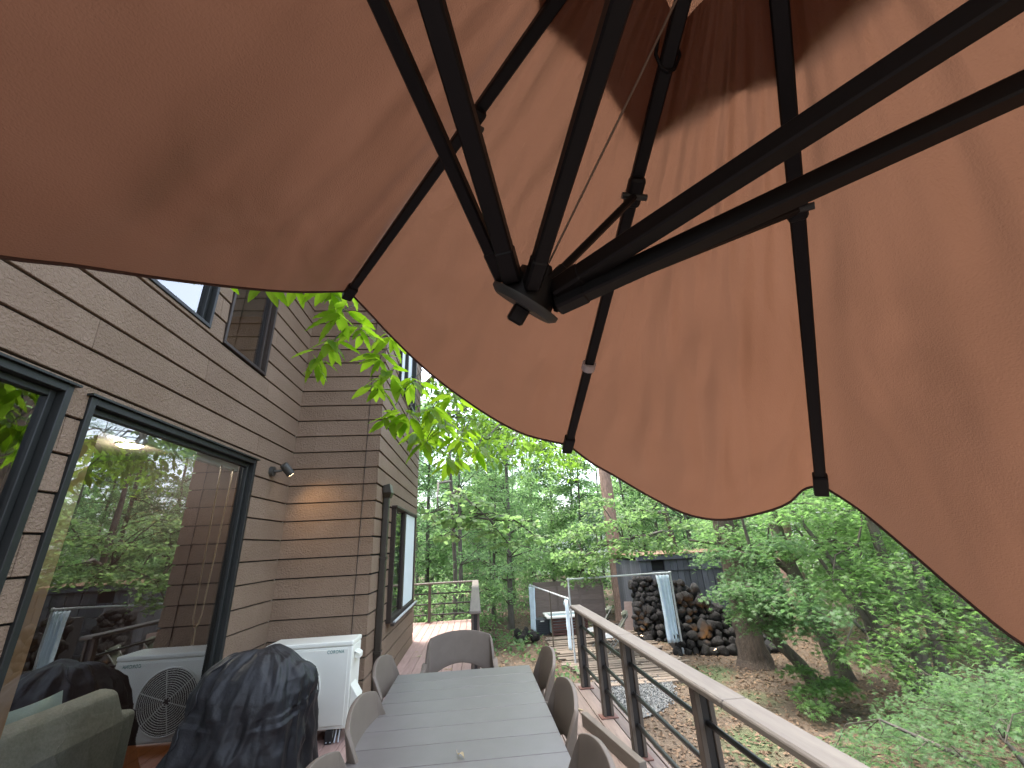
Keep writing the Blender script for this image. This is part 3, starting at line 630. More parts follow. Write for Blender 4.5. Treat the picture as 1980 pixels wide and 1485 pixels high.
# ---- duct on the side wall
dp = thing('wall_duct', 'dark brown vertical duct with a hooded top on the side wall corner', 'duct', (XW + .06, 5.66, 0))
mb = MB(); mb.prism([(XW + .028, 5.62), (XW + .10, 5.62), (XW + .105, 5.66), (XW + .10, 5.70), (XW + .028, 5.70)], -.02, 2.25, 'z'); sub(mb, 'duct', M['pipe'], dp, bevel=.008, seg=2)
mb = MB()
mb.add([(XW + .028, 5.60, 2.24), (XW + .115, 5.60, 2.24), (XW + .115, 5.72, 2.24), (XW + .028, 5.72, 2.24), (XW + .028, 5.56, 2.30), (XW + .135, 5.56, 2.30), (XW + .135, 5.74, 2.30), (XW + .028, 5.74, 2.30), (XW + .028, 5.56, 2.39), (XW + .11, 5.56, 2.41), (XW + .11, 5.74, 2.41), (XW + .028, 5.74, 2.39)],
       [(3, 2, 1, 0), (0, 1, 5, 4), (1, 2, 6, 5), (2, 3, 7, 6), (3, 0, 4, 7), (4, 5, 9, 8), (5, 6, 10, 9), (6, 7, 11, 10), (7, 4, 8, 11), (8, 9, 10, 11)])
sub(mb, 'hood', M['pipe'], dp, bevel=.006, seg=2)
for z in (.5, 1.5):
    mb = MB(); mb.box(XW + .026, XW + .111, 5.605, 5.715, z, z + .03); sub(mb, 'clamp', M['pipe'], dp)

# ---- wall spot lamp
la = thing('wall_spotlight', 'small grey spotlight on an arm, lit, by the inner corner', 'wall lamp', (XL + .03, 4.80, 2.47))
mb = MB(); mb.tube([(XL + .020, 4.74, 2.465), (XL + .055, 4.74, 2.465)], [.055, .05], 16); sub(mb, 'base', M['lamp'], la)
mb = MB(); mb.tube([(XL + .055, 4.74, 2.465), (XL + .10, 4.755, 2.47), (XL + .13, 4.78, 2.485)], .014, 8); sub(mb, 'arm', M['lamp'], la)
hd = Vector((.42, .58, -.70)).normalized(); hp = Vector((XL + .155, 4.775, 2.512))
mb = MB(); mb.tube([hp - hd * .045, hp - hd * .035, hp + hd * .095], [.032, .044, .044], 16); head = sub(mb, 'head', M['lamp'], la, bevel=.003)
mb = MB(); mb.tube([hp + hd * .0955, hp + hd * .098], .037, 16); sub(mb, 'lens', M['bulb'], la)
sl = bpy.data.lights.new('wall_spotlight_beam', 'SPOT'); sl.energy = 1.7; sl.color = (1, .62, .28); sl.spot_size = R(105); sl.spot_blend = 1.0; sl.shadow_soft_size = .03
slo = bpy.data.objects.new('wall_spotlight_beam', sl); C.objects.link(slo); slo.parent = la; slo.location = hp + hd * .11 - la.location
slo.rotation_euler = (-hd).to_track_quat('Z', 'Y').to_euler()

# ================================================================ DECK
deck = thing('deck', 'pinkish brown timber deck', 'deck', (0, 0, 0)); deck['kind'] = 'structure'; del deck['category']
def deck_board(x0, x1, y0, y1, m):
    mb = MB(); mb.box(x0, x1, y0, y1, -.03, 0.0); sub(mb, 'plank', m, deck, bevel=.004)
x = XL + .03
while x < 1.36:
    w = .138; x1 = min(x + w, 1.40)
    grey = x > .55
    cuts = [-3.2]; j = -3.2 + random.choice([.9, 1.7, 2.6, 1.3])
    yend = YF - .03 if x < XW + .02 else 5.86
    if x + w > XW and x < .02: yend = 11.12
    if x < XW + .02 and x1 > XW + .02: x1 = XW + .02
    while j < yend - .5: cuts.append(j); j += random.choice([1.8, 2.4, 2.9])
    cuts.append(yend)
    for a, b in zip(cuts[:-1], cuts[1:]): deck_board(x, x1 - .006, a + .002, b - .002, M['deck_grey'] if grey else M['deck'])
    x = x1 if x1 < x + w - .001 else x + w
x = -2.6
while x < XW: # the strip behind the house corner
    deck_board(x, min(x + .138, XW) - .006, YB + .15, 11.12, M['deck']); x += .138
mb = MB()
for yy in np.arange(-3, 11, .6):
    mb.box(XL + .03 if yy < 5.2 else XW + .05, 1.38 if yy < 5.8 else .03, yy, yy + .05, -.16, -.034)
sub(mb, 'joists', M['deck_dark'], deck)
mb = MB(); mb.box(1.405, 1.43, -3.2, 5.88, -.22, -.002); mb.box(.06, 1.403, 5.865, 5.89, -.22, -.002); mb.box(.035, .058, 5.87, 11.14, -.22, -.002); mb.box(-2.6, .034, 11.125, 11.15, -.22, -.002); sub(mb, 'fascia', M['deck_grey'], deck, bevel=.003)
mb = MB()
for px_, py_ in ((1.34, 5.7), (1.34, 3.9), (1.34, 1.8), (1.34, -.5), (0, 8), (0, 10.9), (-1.2, 10.9)): mb.box(px_ - .05, px_ + .05, py_ - .05, py_ + .05, -1.25, -.165)
sub(mb, 'footings', M['deck_dark'], deck)

# ---- railings
def rail_post(root, x, y, ztop, along='y'):
    """two brown flanges with a dark channel between them, facing along the rail"""
    w, d = .105, .062
    mb = MB()
    if along == 'y':
        mb.box(x - w / 2, x - w / 2 + .03, y - d / 2, y + d / 2, .012, ztop); mb.box(x + w / 2 - .03, x + w / 2, y - d / 2, y + d / 2, .012, ztop)
    else:
        mb.box(x - d / 2, x + d / 2, y - w / 2, y - w / 2 + .03, .012, ztop); mb.box(x - d / 2, x + d / 2, y + w / 2 - .03, y + w / 2, .012, ztop)
    p = sub(mb, 'post', M['post'], root, bevel=.004)
    mb = MB()
    if along == 'y': mb.box(x - w / 2 + .031, x + w / 2 - .031, y - d / 2 + .012, y + d / 2 - .012, .012, ztop - .003)
    else: mb.box(x - d / 2 + .012, x + d / 2 - .012, y - w / 2 + .031, y + w / 2 - .031, .012, ztop - .003)
    sub(mb, 'channel', M['post_dark'], p)
    mb = MB(); mb.box(x - .085, x + .085, y - .06, y + .06, .001, .0115); sub(mb, 'base_plate', M['base_plate'], p, bevel=.002)
    return p
rl = thing('deck_railing', 'long timber topped railing with dark bars along the right deck edge', 'railing', (1.255, 2.0, 0))
posts = [5.68, 4.80, 3.96, 2.72, 1.46, .2, -1.1, -2.4]
for y in posts: rail_post(rl, 1.255, y, .80)
RT = .84
for a, b in ((3.965, 5.86), (2.36, 3.96), (-.1, 2.355), (-3.1, -.105)):
    mb = MB(); prof = [(1.183, RT - .038), (1.327, RT - .038), (1.327, RT - .010), (1.315, RT), (1.195, RT), (1.183, RT - .010)]
    n = len(prof); mb.add([(px_, a + .0015, pz) for px_, pz in prof] + [(px_, b - .0015, pz) for px_, pz in prof], [tuple(range(n - 1, -1, -1)), tuple(range(n, 2 * n))] + [(i, (i + 1) % n, n + (i + 1) % n, n + i) for i in range(n)])
    sub(mb, 'handrail', M['rail'], rl, bevel=.004)
for y1_, y0_ in zip(posts[:-1], posts[1:]):
    for z in (.63, .42, .215):
        mb = MB(); mb.tube([(1.262, y0_ + .028, z), (1.262, y1_ - .028, z)], .0165, 10); sub(mb, 'bar', M['bar'], rl)
fr = thing('walkway_railing', 'short timber topped railing around the far deck end by the trees', 'railing', (0, 9, 0))
for y in (6.0, 7.6, 9.3, 10.92): rail_post(fr, -.02, y, .80)
for x in (-1.10, -2.3): rail_post(fr, x, 11.0, .80, 'x')
mb = MB(); mb.box(-.095, .05, 5.9, 11.07, RT - .038, RT); sub(mb, 'handrail', M['rail'], fr, bevel=.008)
mb = MB(); mb.box(-2.6, -.0965, 10.93, 11.065, RT - .038, RT - .001); sub(mb, 'handrail', M['rail'], fr, bevel=.008)
for z in (.60, .38, .16):
    for a, b in ((6.03, 7.57), (7.63, 9.27), (9.33, 10.89)):
        mb = MB(); mb.tube([(-.02, a, z), (-.02, b, z)], .0165, 8); sub(mb, 'bar', M['bar'], fr)
    for a, b in ((-1.05, -.06), (-2.26, -1.15)):
        mb = MB(); mb.tube([(a, 11.0, z), (b, 11.0, z)], .0165, 8); sub(mb, 'bar', M['bar'], fr)

# ================================================================ TABLE AND CHAIRS
tb = thing('dining_table', 'long grey brown outdoor table with crosswise planks', 'table', (-.098, 2.6, 0))
TX0, TX1, TY1, TZ = -.592, .395, 3.722, .73
y = TY1
for k in range(11):
    mb = MB(); mb.box(TX0, TX1, y - .2018, y, TZ - .022, TZ); sub(mb, 'plank', M['table'], tb, bevel=.0015, seg=1); y -= .2066
ty0 = y + .003
mb = MB(); mb.box(TX0 + .02, TX0 + .06, ty0 + .02, TY1 - .02, TZ - .075, TZ - .024); mb.box(TX1 - .06, TX1 - .02, ty0 + .02, TY1 - .02, TZ - .075, TZ - .024); mb.box(TX0 + .061, TX1 - .061, ty0 + .02, ty0 + .06, TZ - .075, TZ - .024); mb.box(TX0 + .061, TX1 - .061, TY1 - .06, TY1 - .02, TZ - .075, TZ - .024)
mb.box(-.12, -.08, ty0 + .061, TY1 - .061, TZ - .06, TZ - .024)
sub(mb, 'apron', M['chair'], tb, bevel=.003)
for sx in (TX0 + .055, TX1 - .055):
    for sy in (ty0 + .06, TY1 - .06):
        mb = MB(); mb.bar((sx, sy, .002), (sx, sy, TZ - .076), .07, .07, (0, 1, 0)); sub(mb, 'leg', M['chair'], tb, bevel=.006)
mb = MB()
def fl(u, v):
    a = (v - .5) * .018 * math.sin(math.pi * (0.08 + .92 * u)) ; L = u * .05
    return (-.092 + L * .55 + a * .8, 2.335 - L * .8 + a * .5, TZ + .003 + .012 * math.sin(u * 3.1) + abs(v - .5) * .01)
mb.grid(fl, 6, 2)
mb.tube([(-.092, 2.335, TZ + .004), (-.099, 2.352, TZ + .010), (-.10, 2.365, TZ + .012)], .0012, 5)
tag(mb.build('fallen_leaf', M['fallen']), 'small pale curled leaf lying on the table', 'leaf')

mb = MB(); mb.bar((.99, 4.66, .051), (1.17, 3.66, .051), .06, .10)
tag(mb.build('timber_beam', M['rail'], bevel=.004), 'weathered timber beam lying on the deck along the railing posts', 'beam')

def make_chair():
    t = thing('garden_armchair', '', 'chair')
    def back(u, v):
        a = (u - .5) * 2; q = abs(a); sg = 1 if a >= 0 else -1
        if q < .88:
            f = q / .88; x = .274 * f; y0 = -.245 + .028 * f * f; zt = .888 - .046 * f ** 2.2; zb = .642 - .10 * f ** 2
        else:
            w = (q - .88) / .12; x = .274 + .018 * math.sin(w * 1.57); y0 = -.217 + .062 * w; zt = .842 - .19 * w ** 1.3; zb = .542 - .03 * w
        z = zb + (zt - zb) * v
        return (sg * x, y0 - max(0, z - .45) * .17, z)
    mb = MB(); mb.grid(back, 44, 8); o = mb.build('backrest', M['chair'], t)
    s = o.modifiers.new('shell', 'SOLIDIFY'); s.thickness = .022; s.offset = 0
    b = o.modifiers.new('round', 'BEVEL'); b.width = .009; b.segments = 3; b.limit_method = 'ANGLE'; b.angle_limit = R(50)
    def seat(u, v):
        a = (u - .5) * 2; c = (v - .5) * 2
        return (a * (.245 + .015 * c), .0 + c * .262, .445 - .018 * (1 - a * a) * (1 - .3 * c) + .06 * max(0, -c - .5) ** 2 * 4)
    mb = MB(); mb.grid(seat, 12, 12); o = mb.build('seat', M['chair'], t)
    s = o.modifiers.new('shell', 'SOLIDIFY'); s.thickness = .026; s.offset = 0
    b = o.modifiers.new('round', 'BEVEL'); b.width = .010; b.segments = 2; b.limit_method = 'ANGLE'; b.angle_limit = R(50)
    for sx in (-1, 1):
        # armrest: a deep band that swings forward from the backrest edge
        def arm(u, v):
            y = -.275 + .46 * u; zt = .634 + .034 * min(1, max(0, (.30 - u) / .10)) + .006 * math.sin(u * 3.14) - .05 * max(0, (u - .85) / .15) ** 2 - .06 * max(0, (.08 - u) / .08) ** 2
            zb = .585 - .10 * (1 - u) ** 3 + .0 * u + .03 * max(0, (u - .85) / .15) ** 2
            return (sx * (.300 + .008 * math.sin(u * 3)), y, zb + (zt - zb) * v)
        mb = MB(); mb.grid(arm, 14, 4); o = mb.build('armrest', M['chair'], t)
        s = o.modifiers.new('shell', 'SOLIDIFY'); s.thickness = .042; s.offset = 0
        b = o.modifiers.new('round', 'BEVEL'); b.width = .018; b.segments = 3; b.limit_method = 'ANGLE'; b.angle_limit = R(50)
        mb = MB(); mb.tube([(sx * .288, .175, .615), (sx * .285, .20, .43), (sx * .278, .245, .002)], [.034, .031, .021], 4, smooth=False, flat=.72, up=(1, 1, 0)); mb.build('leg', M['chair'], t, bevel=.006)
        mb = MB(); mb.tube([(sx * .275, -.165, .575), (sx * .27, -.215, .43), (sx * .272, -.36, .002)], [.038, .034, .021], 4, smooth=False, flat=.72, up=(1, 1, 0)); mb.build('leg', M['chair'], t, bevel=.006)
        mb = MB(); mb.bar((sx * .266, -.19, .405), (sx * .266, .19, .405), .022, .05); mb.build('side_rail', M['chair'], t, bevel=.004)
    return t
ch0 = make_chair()
spots = [(-.15, 4.06, math.pi, 'taupe plastic armchair at the far head of the table, facing the camera'),
         (.215, 3.42, math.pi / 2, 'taupe plastic armchair at the railing side, farthest along the table'),
         (.185, 2.64, math.pi / 2, 'taupe plastic armchair at the railing side, second from the far end'),
         (.14, 1.86, math.pi / 2, 'taupe plastic armchair at the railing side, nearest the camera'),
         (-.385, 3.52, -math.pi / 2, 'taupe plastic armchair at the house side, beside the white heat pump'),
         (-.31, 2.65, -math.pi / 2, 'taupe plastic armchair at the house side, between two other armchairs'),
         (-.295, 1.90, -math.pi / 2, 'taupe plastic armchair at the house side, beside the covered grill')]
for i, (x, y, rz, lab) in enumerate(spots):
    c = ch0 if i == 0 else copy_tree(ch0)
    c.location = (x, y, 0.001); c.rotation_euler = (0, 0, rz + random.uniform(-.03, .03)); tag(c, lab, 'chair', 'armchairs round the long table')

# ================================================================ HEAT PUMP UNIT
ac = thing('heat_pump', 'ivory outdoor heat pump unit with a round fan grille against the house', 'heat pump', (-1.6, 4.95, 0))
ax0, ax1, ay0, ay1, az0, az1 = -2.02, -1.205, 4.775, 5.10, .10, .80
mb = MB(); mb.box(ax0, ax1, ay0, ay1, az0, az1 - .045); sub(mb, 'casing', M['ac'], ac, bevel=.012, seg=3)
mb = MB(); mb.box(ax0 - .004, ax1 + .004, ay0 - .005, ay1 + .004, az1 - .044, az1); sub(mb, 'lid', M['ac'], ac, bevel=.014, seg=3)
mb = MB(); mb.box(ax0 + .02, ax1 - .035, ay0 - .0085, ay0 - .001, az0 + .03, az1 - .065); fp = sub(mb, 'front_panel', M['ac'], ac, bevel=.006, seg=2)
gx, gz, gr = -1.735, .425, .262
mb = MB(); mb.tube([(gx, ay0 - .010, gz), (gx, ay0 - .0088, gz)], gr, 40); sub(mb, 'fan_opening', M['ac_dark'], ac)
for k in range(14):
    r = .035 + k * (gr - .035) / 13; pts = [(gx + math.cos(t) * r, ay0 - .018 - .008 * (1 - (r / gr) ** 2), gz + math.sin(t) * r) for t in np.linspace(0, 2 * math.pi, 37)]
    mb = MB(); mb.tube(pts, .0035 if k < 13 else .008, 5, cap=False); sub(mb, 'grille_ring', M['ac'], ac)
for k in range(6):
    t_ = k * math.pi / 3 + .3; mb = MB(); mb.tube([(gx + math.cos(t_) * .02, ay0 - .028, gz + math.sin(t_) * .02), (gx + math.cos(t_) * gr, ay0 - .018, gz + math.sin(t_) * gr)], .0045, 5); sub(mb, 'grille_spoke', M['ac'], ac)
mb = MB(); mb.box(ax1 - .001 + .0015, ax1 + .055, ay0 + .09, ay0 + .19, .63, .675); mb.prism([(ax1 + .001, .69), (ax1 + .05, .66), (ax1 + .05, .676), (ax1 + .001, .705)], ay0 + .07, ay0 + .2, 'y'); sub(mb, 'handle', M['ac'], ac, bevel=.006, seg=2)
mb = MB(); mb.add([(ax1 + .0015, ay0 + .02, .44), (ax1 + .0015, ay0 + .2, .44), (ax1 + .075, ay0 + .2, .33), (ax1 + .075, ay0 + .02, .33), (ax1 + .0015, ay0 + .02, .13), (ax1 + .0015, ay0 + .2, .13), (ax1 + .075, ay0 + .2, .13), (ax1 + .075, ay0 + .02, .13)],
       [(0, 1, 2, 3), (4, 7, 6, 5), (0, 3, 7, 4), (1, 5, 6, 2), (3, 2, 6, 7), (0, 4, 5, 1)]); sub(mb, 'valve_cover', M['ac'], ac, bevel=.006, seg=2)
for fx in (ax0 + .15, ax1 - .15):
    mb = MB(); mb.box(fx - .03, fx + .03, ay0 - .02, ay1 + .02, .0015, .0985); sub(mb, 'foot', M['ac_dark'], ac)
mb = MB()
for k in range(4): mb.tube([(-1.36 + k * .03, ay0 + .03, .095), (-1.36 + k * .03, ay0 + .01, .05), (-1.37 + k * .035, ay0 - .02, .012)], .007, 6)
sub(mb, 'valve_pipes', M['galv'], ac)
# brand lettering: C O R O N A built from thin strokes
cv = bpy.data.curves.new('lettering', 'FONT'); cv.body = 'CORONA'; cv.size = .040; cv.extrude = .0004; cv.space_character = 1.12; cv.offset = .0004
tmp = bpy.data.objects.new('lettering_curve', cv); C.objects.link(tmp)
dg = bpy.context.evaluated_depsgraph_get(); dg.update()
tme = bpy.data.meshes.new_from_object(tmp.evaluated_get(dg)); bpy.data.objects.remove(tmp)
xsv = [v.co.x for v in tme.vertices]; wtxt = max(xsv) - min(xsv); kx = .158 / wtxt
for v in tme.vertices: v.co = Vector(((v.co.x - min(xsv)) * kx - 1.437, ay0 - .0095 - v.co.z, v.co.y + .702)) - ac.location
tme.materials.clear(); tme.materials.append(M['ac_text'])
lo_ = bpy.data.objects.new('lettering', tme); C.objects.link(lo_); lo_.parent = ac

# ================================================================ COVERED GRILL
gc = thing('covered_grill', 'barbecue grill under a black nylon cover between window and table', 'grill', (-1.58, 3.75, 0))
def cover_pt(u, v):
    """u round, v from hem (0) to top (1)"""
    t = 2 * math.pi * u
    z = 0.93 * (1 - (1 - v) ** 1.25) if v < 1 else 0.93
    prof = [(0, .52), (.25, .445), (.5, .395), (.70, .385), (.80, .345), (.88, .275), (.95, .17), (1.0, .0)]
    for (a, ra), (b, rb) in zip(prof[:-1], prof[1:]):
        if a <= v <= b: r = ra + (rb - ra) * (v - a) / (b - a); break
    e = 2.6 if v > .55 else 3.2
    c, s = math.cos(t), math.sin(t)
    q = (abs(c) ** e + abs(s) ** e) ** (-1 / e)
    N = mnoise.noise
    folds = .040 * (1 - v) ** .6 * (abs(math.sin(t * 5 + 1.2 * math.sin(2 * t) + z * .8)) - .5) + .020 * (1 - v) * math.sin(t * 17 + 2 + 2 * z)
    rid = lambda p, q_, w: abs(N((p, q_, w)))
    wr = .055 * (.25 - rid(c * 2.4 + z, s * 2.4 - z * 1.5, z * 2.2 + 3)) + .030 * (.25 - rid(c * 5 - z * 2, s * 5 + z, z * 5 + 7)) + .014 * (.25 - rid(c * 11, s * 11, z * 9 + 1))
    rr = r * q + folds * q + wr * min(1, r / .2)
    lean = .075 * (1 - v)
    x = c * rr * 1.0 - lean * 1.2 - .06 * max(0, c) * (1 - v); y = s * rr * .88
    zz = z + .035 * math.sin(t * 2 + .8) * min(1, v * 1.2) * (r / .37) * (1 if v > .5 else v * 2)
    if v > .6:
        k = min(1, (v - .6) / .3)
        zz += k * (.075 * (.28 - rid(x * 4.2 + 1, y * 3.1, 2.5)) + .04 * (.28 - rid(x * 9, y * 8 + 3, 6.5)) - .09 * (x + .05) - .05 * y)
        zz += .05 * k * (1 - min(1, abs(x - .05) / .34)) - .01
    return (x - 1.56, y + 3.75, max(.012, zz))
mb = MB(); mb.grid(cover_pt, 200, 90); sub(mb, 'cover', M['cover'], gc)
mb = MB()
pts = [cover_pt(.625 + .01 * math.sin(v * 30), v) for v in np.linspace(.05, .97, 30)]
mb.tube([(a - .0, b - .004, c + .0) for a, b, c in pts], .006, 5); sub(mb, 'seam', M['cover'], gc)
for sx, sy in ((-.3, -.22), (.28, -.22), (-.3, .22), (.28, .22)):
    mb = MB(); mb.tube([(-1.58 + sx, 3.75 + sy, .002), (-1.58 + sx, 3.75 + sy, .4)], .02, 8); sub(mb, 'leg', M['black_metal'], gc)

# ================================================================ PARASOL
PA = Vector((.357, .148, 2.53)); HUB = Vector((.096, .625, 2.003))
ends = {'A': (-.44, 1.29, 2.449), 'B': (.321, 1.392, 1.899), 'C': (.954, 1.096, 1.698), 'D': (1.36, .17, 1.53), 'E': (1.36, -.42, 1.68), 'F': (.27, -1.23, 2.38), 'G': (-.89, -.47, 2.46), 'H': (-.89, .14, 2.18)}
ends = {k: Vector(v) for k, v in ends.items()}
um = thing('parasol', 'large terracotta cantilever parasol with black ribs overhead', 'parasol', (.357, -1.75, 0))
order = ['A', 'B', 'C', 'D', 'E', 'F', 'G', 'H']
edge_pts = {
 'AB': [(.10, (-.371, 1.321, 2.385)), (.171, (-.317, 1.337, 2.329)), (.347, (-.182, 1.373, 2.202)), (.493, (-.067, 1.394, 2.109)), (.771, (.151, 1.407, 1.962))],
 'BC': [(.10, (.392, 1.382, 1.838)), (.199, (.459, 1.367, 1.793)), (.368, (.574, 1.331, 1.709)), (.484, (.652, 1.299, 1.659)), (.601, (.729, 1.261, 1.635)), (.76, (.825, 1.201, 1.642)), (.878, (.892, 1.151, 1.664)), (.942, (.925, 1.123, 1.694))],
 'CD': [(.071, (.989, 1.037, 1.625)), (.146, (1.024, .972, 1.521)), (.199, (1.048, .925, 1.443)), (.264, (1.078, .866, 1.358)), (.45, (1.17, .66, 1.25)), (.65, (1.26, .46, 1.24)), (.85, (1.33, .28, 1.38))],
 'HA': [(.14, (-.90, .28, 2.06)), (.36, (-.756, .572, 2.048)), (.45, (-.714, .684, 2.105)), (.58, (-.653, .84, 2.184)), (.807, (-.54, 1.094, 2.322))]}
def edge_fn(a, b):
    key = a + b; P0, P1 = ends[a], ends[b]
    if key in edge_pts: kn = [(0, P0)] + [(s, Vector(p)) for s, p in edge_pts[key]] + [(1, P1)]
    else: kn = [(0, P0), (.25, P0.lerp(P1, .25) - Vector((0, 0, .05))), (.5, P0.lerp(P1, .5) - Vector((0, 0, .07))), (.75, P0.lerp(P1, .75) - Vector((0, 0, .05))), (1, P1)]
    S = np.array([k[0] for k in kn]); Pn = np.array([list(k[1]) for k in kn])
    # monotone-ish cubic through the knots
    Dv = np.zeros_like(Pn)
    for i in range(len(S)):
        if i == 0: Dv[i] = (Pn[1] - Pn[0]) / (S[1] - S[0])
        elif i == len(S) - 1: Dv[i] = (Pn[-1] - Pn[-2]) / (S[-1] - S[-2])
        else:
            d0 = (Pn[i] - Pn[i - 1]) / (S[i] - S[i - 1]); d1 = (Pn[i + 1] - Pn[i]) / (S[i + 1] - S[i]); Dv[i] = (d0 + d1) / 2
    def f(v):
        i = int(np.clip(np.searchsorted(S, v) - 1, 0, len(S) - 2)); h = S[i + 1] - S[i]; t = (v - S[i]) / h
        return Vector((2 * t**3 - 3 * t**2 + 1) * Pn[i] + (t**3 - 2 * t**2 + t) * h * Dv[i] + (-2 * t**3 + 3 * t**2) * Pn[i + 1] + (t**3 - t**2) * h * Dv[i + 1])
    return f
UO = {'A': .20, 'B': .205, 'C': .20, 'D': .2, 'E': .2, 'F': .2, 'G': .22, 'H': .22}
CEN = sum((ends[k] for k in order), Vector()) / 8
def panel(a, b, seed):
    ef = edge_fn(a, b); ra, rb = ends[a] - PA, ends[b] - PA
    nrm = (ra.cross(rb)).normalized()
    if nrm.z < 0: nrm = -nrm
    nu, nv = 64, 60
    def fn(i, j):
        v = j; u0 = UO[a] * (1 - v) + UO[b] * v - .030 * math.sin(math.pi * v); u = u0 + (1 - u0) * i
        base = PA + (ra.lerp(rb, v)) * u
        chord = ends[a].lerp(ends[b], v)
        d = ef(v) - chord
        p = base + d * u ** 2.0
        s = math.sin(math.pi * v)
        # slack cloth: radial gathers close to the ribs, soft billows in the middle
        m_ = min(v, 1 - v); N = mnoise.noise
        k = .009 * math.sin(v * 34 + 2.6 * u + seed + 2 * N((u * 2, v * 2, seed))) * math.exp(-m_ * 6) * min(1, m_ * 12) * u ** .7
        k += .020 * N((u * 2.1 + seed, v * 4.3, seed * .7)) * s + .009 * N((u * 5 + v * 6, v * 13 - u * 3, seed)) * s
        k += .030 * (.22 - abs(N((u * 2.6 - v * 4.0, v * 2.4 + u * 1.5, seed + 3)))) * s * u
        k += .016 * (.2 - abs(N((u * 6.0 + v * 3.0, v * 7.0 - u * 2.0, seed + 9)))) * s * (.4 + N((u * 2, v * 3, seed + 5)))
        k += .014 * math.sin(v * 44 + seed * 3 + 5 * N((v * 3, seed, 1))) * s * max(0, (u - .72) / .28) ** 2
        e_ = max(0.0, (u - .80) / .20); k *= 1 - e_ * e_ * (3 - 2 * e_)
        k -= .012 * s * u
        q = p + nrm * (k + .018)
        return q
    mb = MB(); mb.grid(lambda i, j: fn(i, j), nu, nv)
    o = sub(mb, 'canopy_panel', M['canopy'], um)
    me = o.data; uvl = me.uv_layers.new(name='UVMap')
    n1 = nv + 1
    co = np.array([(k // n1 / nu + seed * 3.1, (k % n1) / nv + seed * 1.7) for k in range(len(me.vertices))])
    li = np.zeros(len(me.loops), dtype=np.int32); me.loops.foreach_get('vertex_index', li); uvl.data.foreach_set('uv', co[li].reshape(-1))
    # hem piping along the free edge
    hp_ = [fn(1.0, j / nv) for j in range(nv + 1)]
    mb = MB(); mb.tube(hp_, .0042, 6); sub(mb, 'hem', M['hem'], o)
    return o
for i in range(8): panel(order[i - 1] if i else 'H', order[i], i * 1.37 + .4) if i else panel('H', 'A', .4)
# vented cap over the opening
VO = {'A': .285, 'B': .345, 'C': .29, 'D': .3, 'E': .3, 'F': .3, 'G': .30, 'H': .28}
for i in range(8):
    a, b = order[i - 1], order[i]; ra, rb = ends[a] - PA, ends[b] - PA; up = Vector((.2, .1, .97))
    def cap(u, v, a=a, b=b, ra=ra, rb=rb):
        uu = (VO[a] * (1 - v) + VO[b] * v - .018 * math.sin(math.pi * v)) * u
        return PA + ra.lerp(rb, v) * uu + up * (.070 - .038 * u) + Vector((0, 0, -.008 * math.sin(math.pi * v) * u))
    mb = MB(); mb.grid(cap, 10, 12); o = sub(mb, 'vent_panel', M['canopy'], um)
    uvl = o.data.uv_layers.new(name='UVMap')
ROOT = {'E': (0.152, 0.588, 2.005), 'D': (0.155, 0.6, 1.985), 'C': (0.154, 0.621, 1.991), 'B': (0.141, 0.626, 2.044), 'F': (0.1, 0.565, 2.001), 'G': (0.066, 0.578, 2.025), 'H': (0.05, 0.595, 2.037), 'A': (0.069, 0.623, 2.064)}
# ribs, struts, brackets
AT = {'A': .435, 'B': .39, 'C': .425, 'D': .428, 'E': .455, 'F': .58, 'G': .45, 'H': .45}
dn = Vector((-.12, .1, -1)).normalized()
for k in order:
    d = (ends[k] - PA).normalized()
    mb = MB(); mb.bar(PA + d * .06, ends[k] - d * .02, .026, .018, dn); rb_ = sub(mb, 'rib', M['black_metal'], um, bevel=.003)
    mb = MB(); mb.bar(ends[k] - d * .06, ends[k] + d * .012, .034, .028, dn); sub(mb, 'end_cap', M['black_metal'], rb_, bevel=.004, seg=2)
    at = PA + (ends[k] - PA) * AT[k] + dn * .020
    mb = MB(); mb.bar(at - d * .03 - dn * .012, at + d * .03 - dn * .012, .034, .028, dn); br = sub(mb, 'bracket', M['black_metal'], rb_, bevel=.008, seg=2)
    mb = MB(); s_ = (dn.cross(d)).normalized(); mb.tube([at - s_ * .026, at + s_ * .026], .007, 8); sub(mb, 'bolt', M['hub_plate'], rb_)
    hd2 = (at - HUB); rad = Vector((hd2.x, hd2.y, 0)).normalized()
    st0 = Vector(ROOT[k])
    w = {'D': .030, 'E': .031, 'F': .024, 'G': .029, 'H': .021}.get(k, .015)
    mb = MB(); mb.bar(st0, at, w, w * .95, rad.cross(Vector((0, 0, 1))).cross(hd2.normalized())); sub(mb, 'strut', M['black_metal'], um, bevel=.003)
    mb = MB(); e1_ = (at - st0).normalized(); mb.bar(st0 - e1_ * .012, st0 + e1_ * .045, w + .003, w + .003, rad.cross(Vector((0, 0, 1))).cross(hd2.normalized())); sub(mb, 'strut_socket', M['black_metal'], um, bevel=.004)
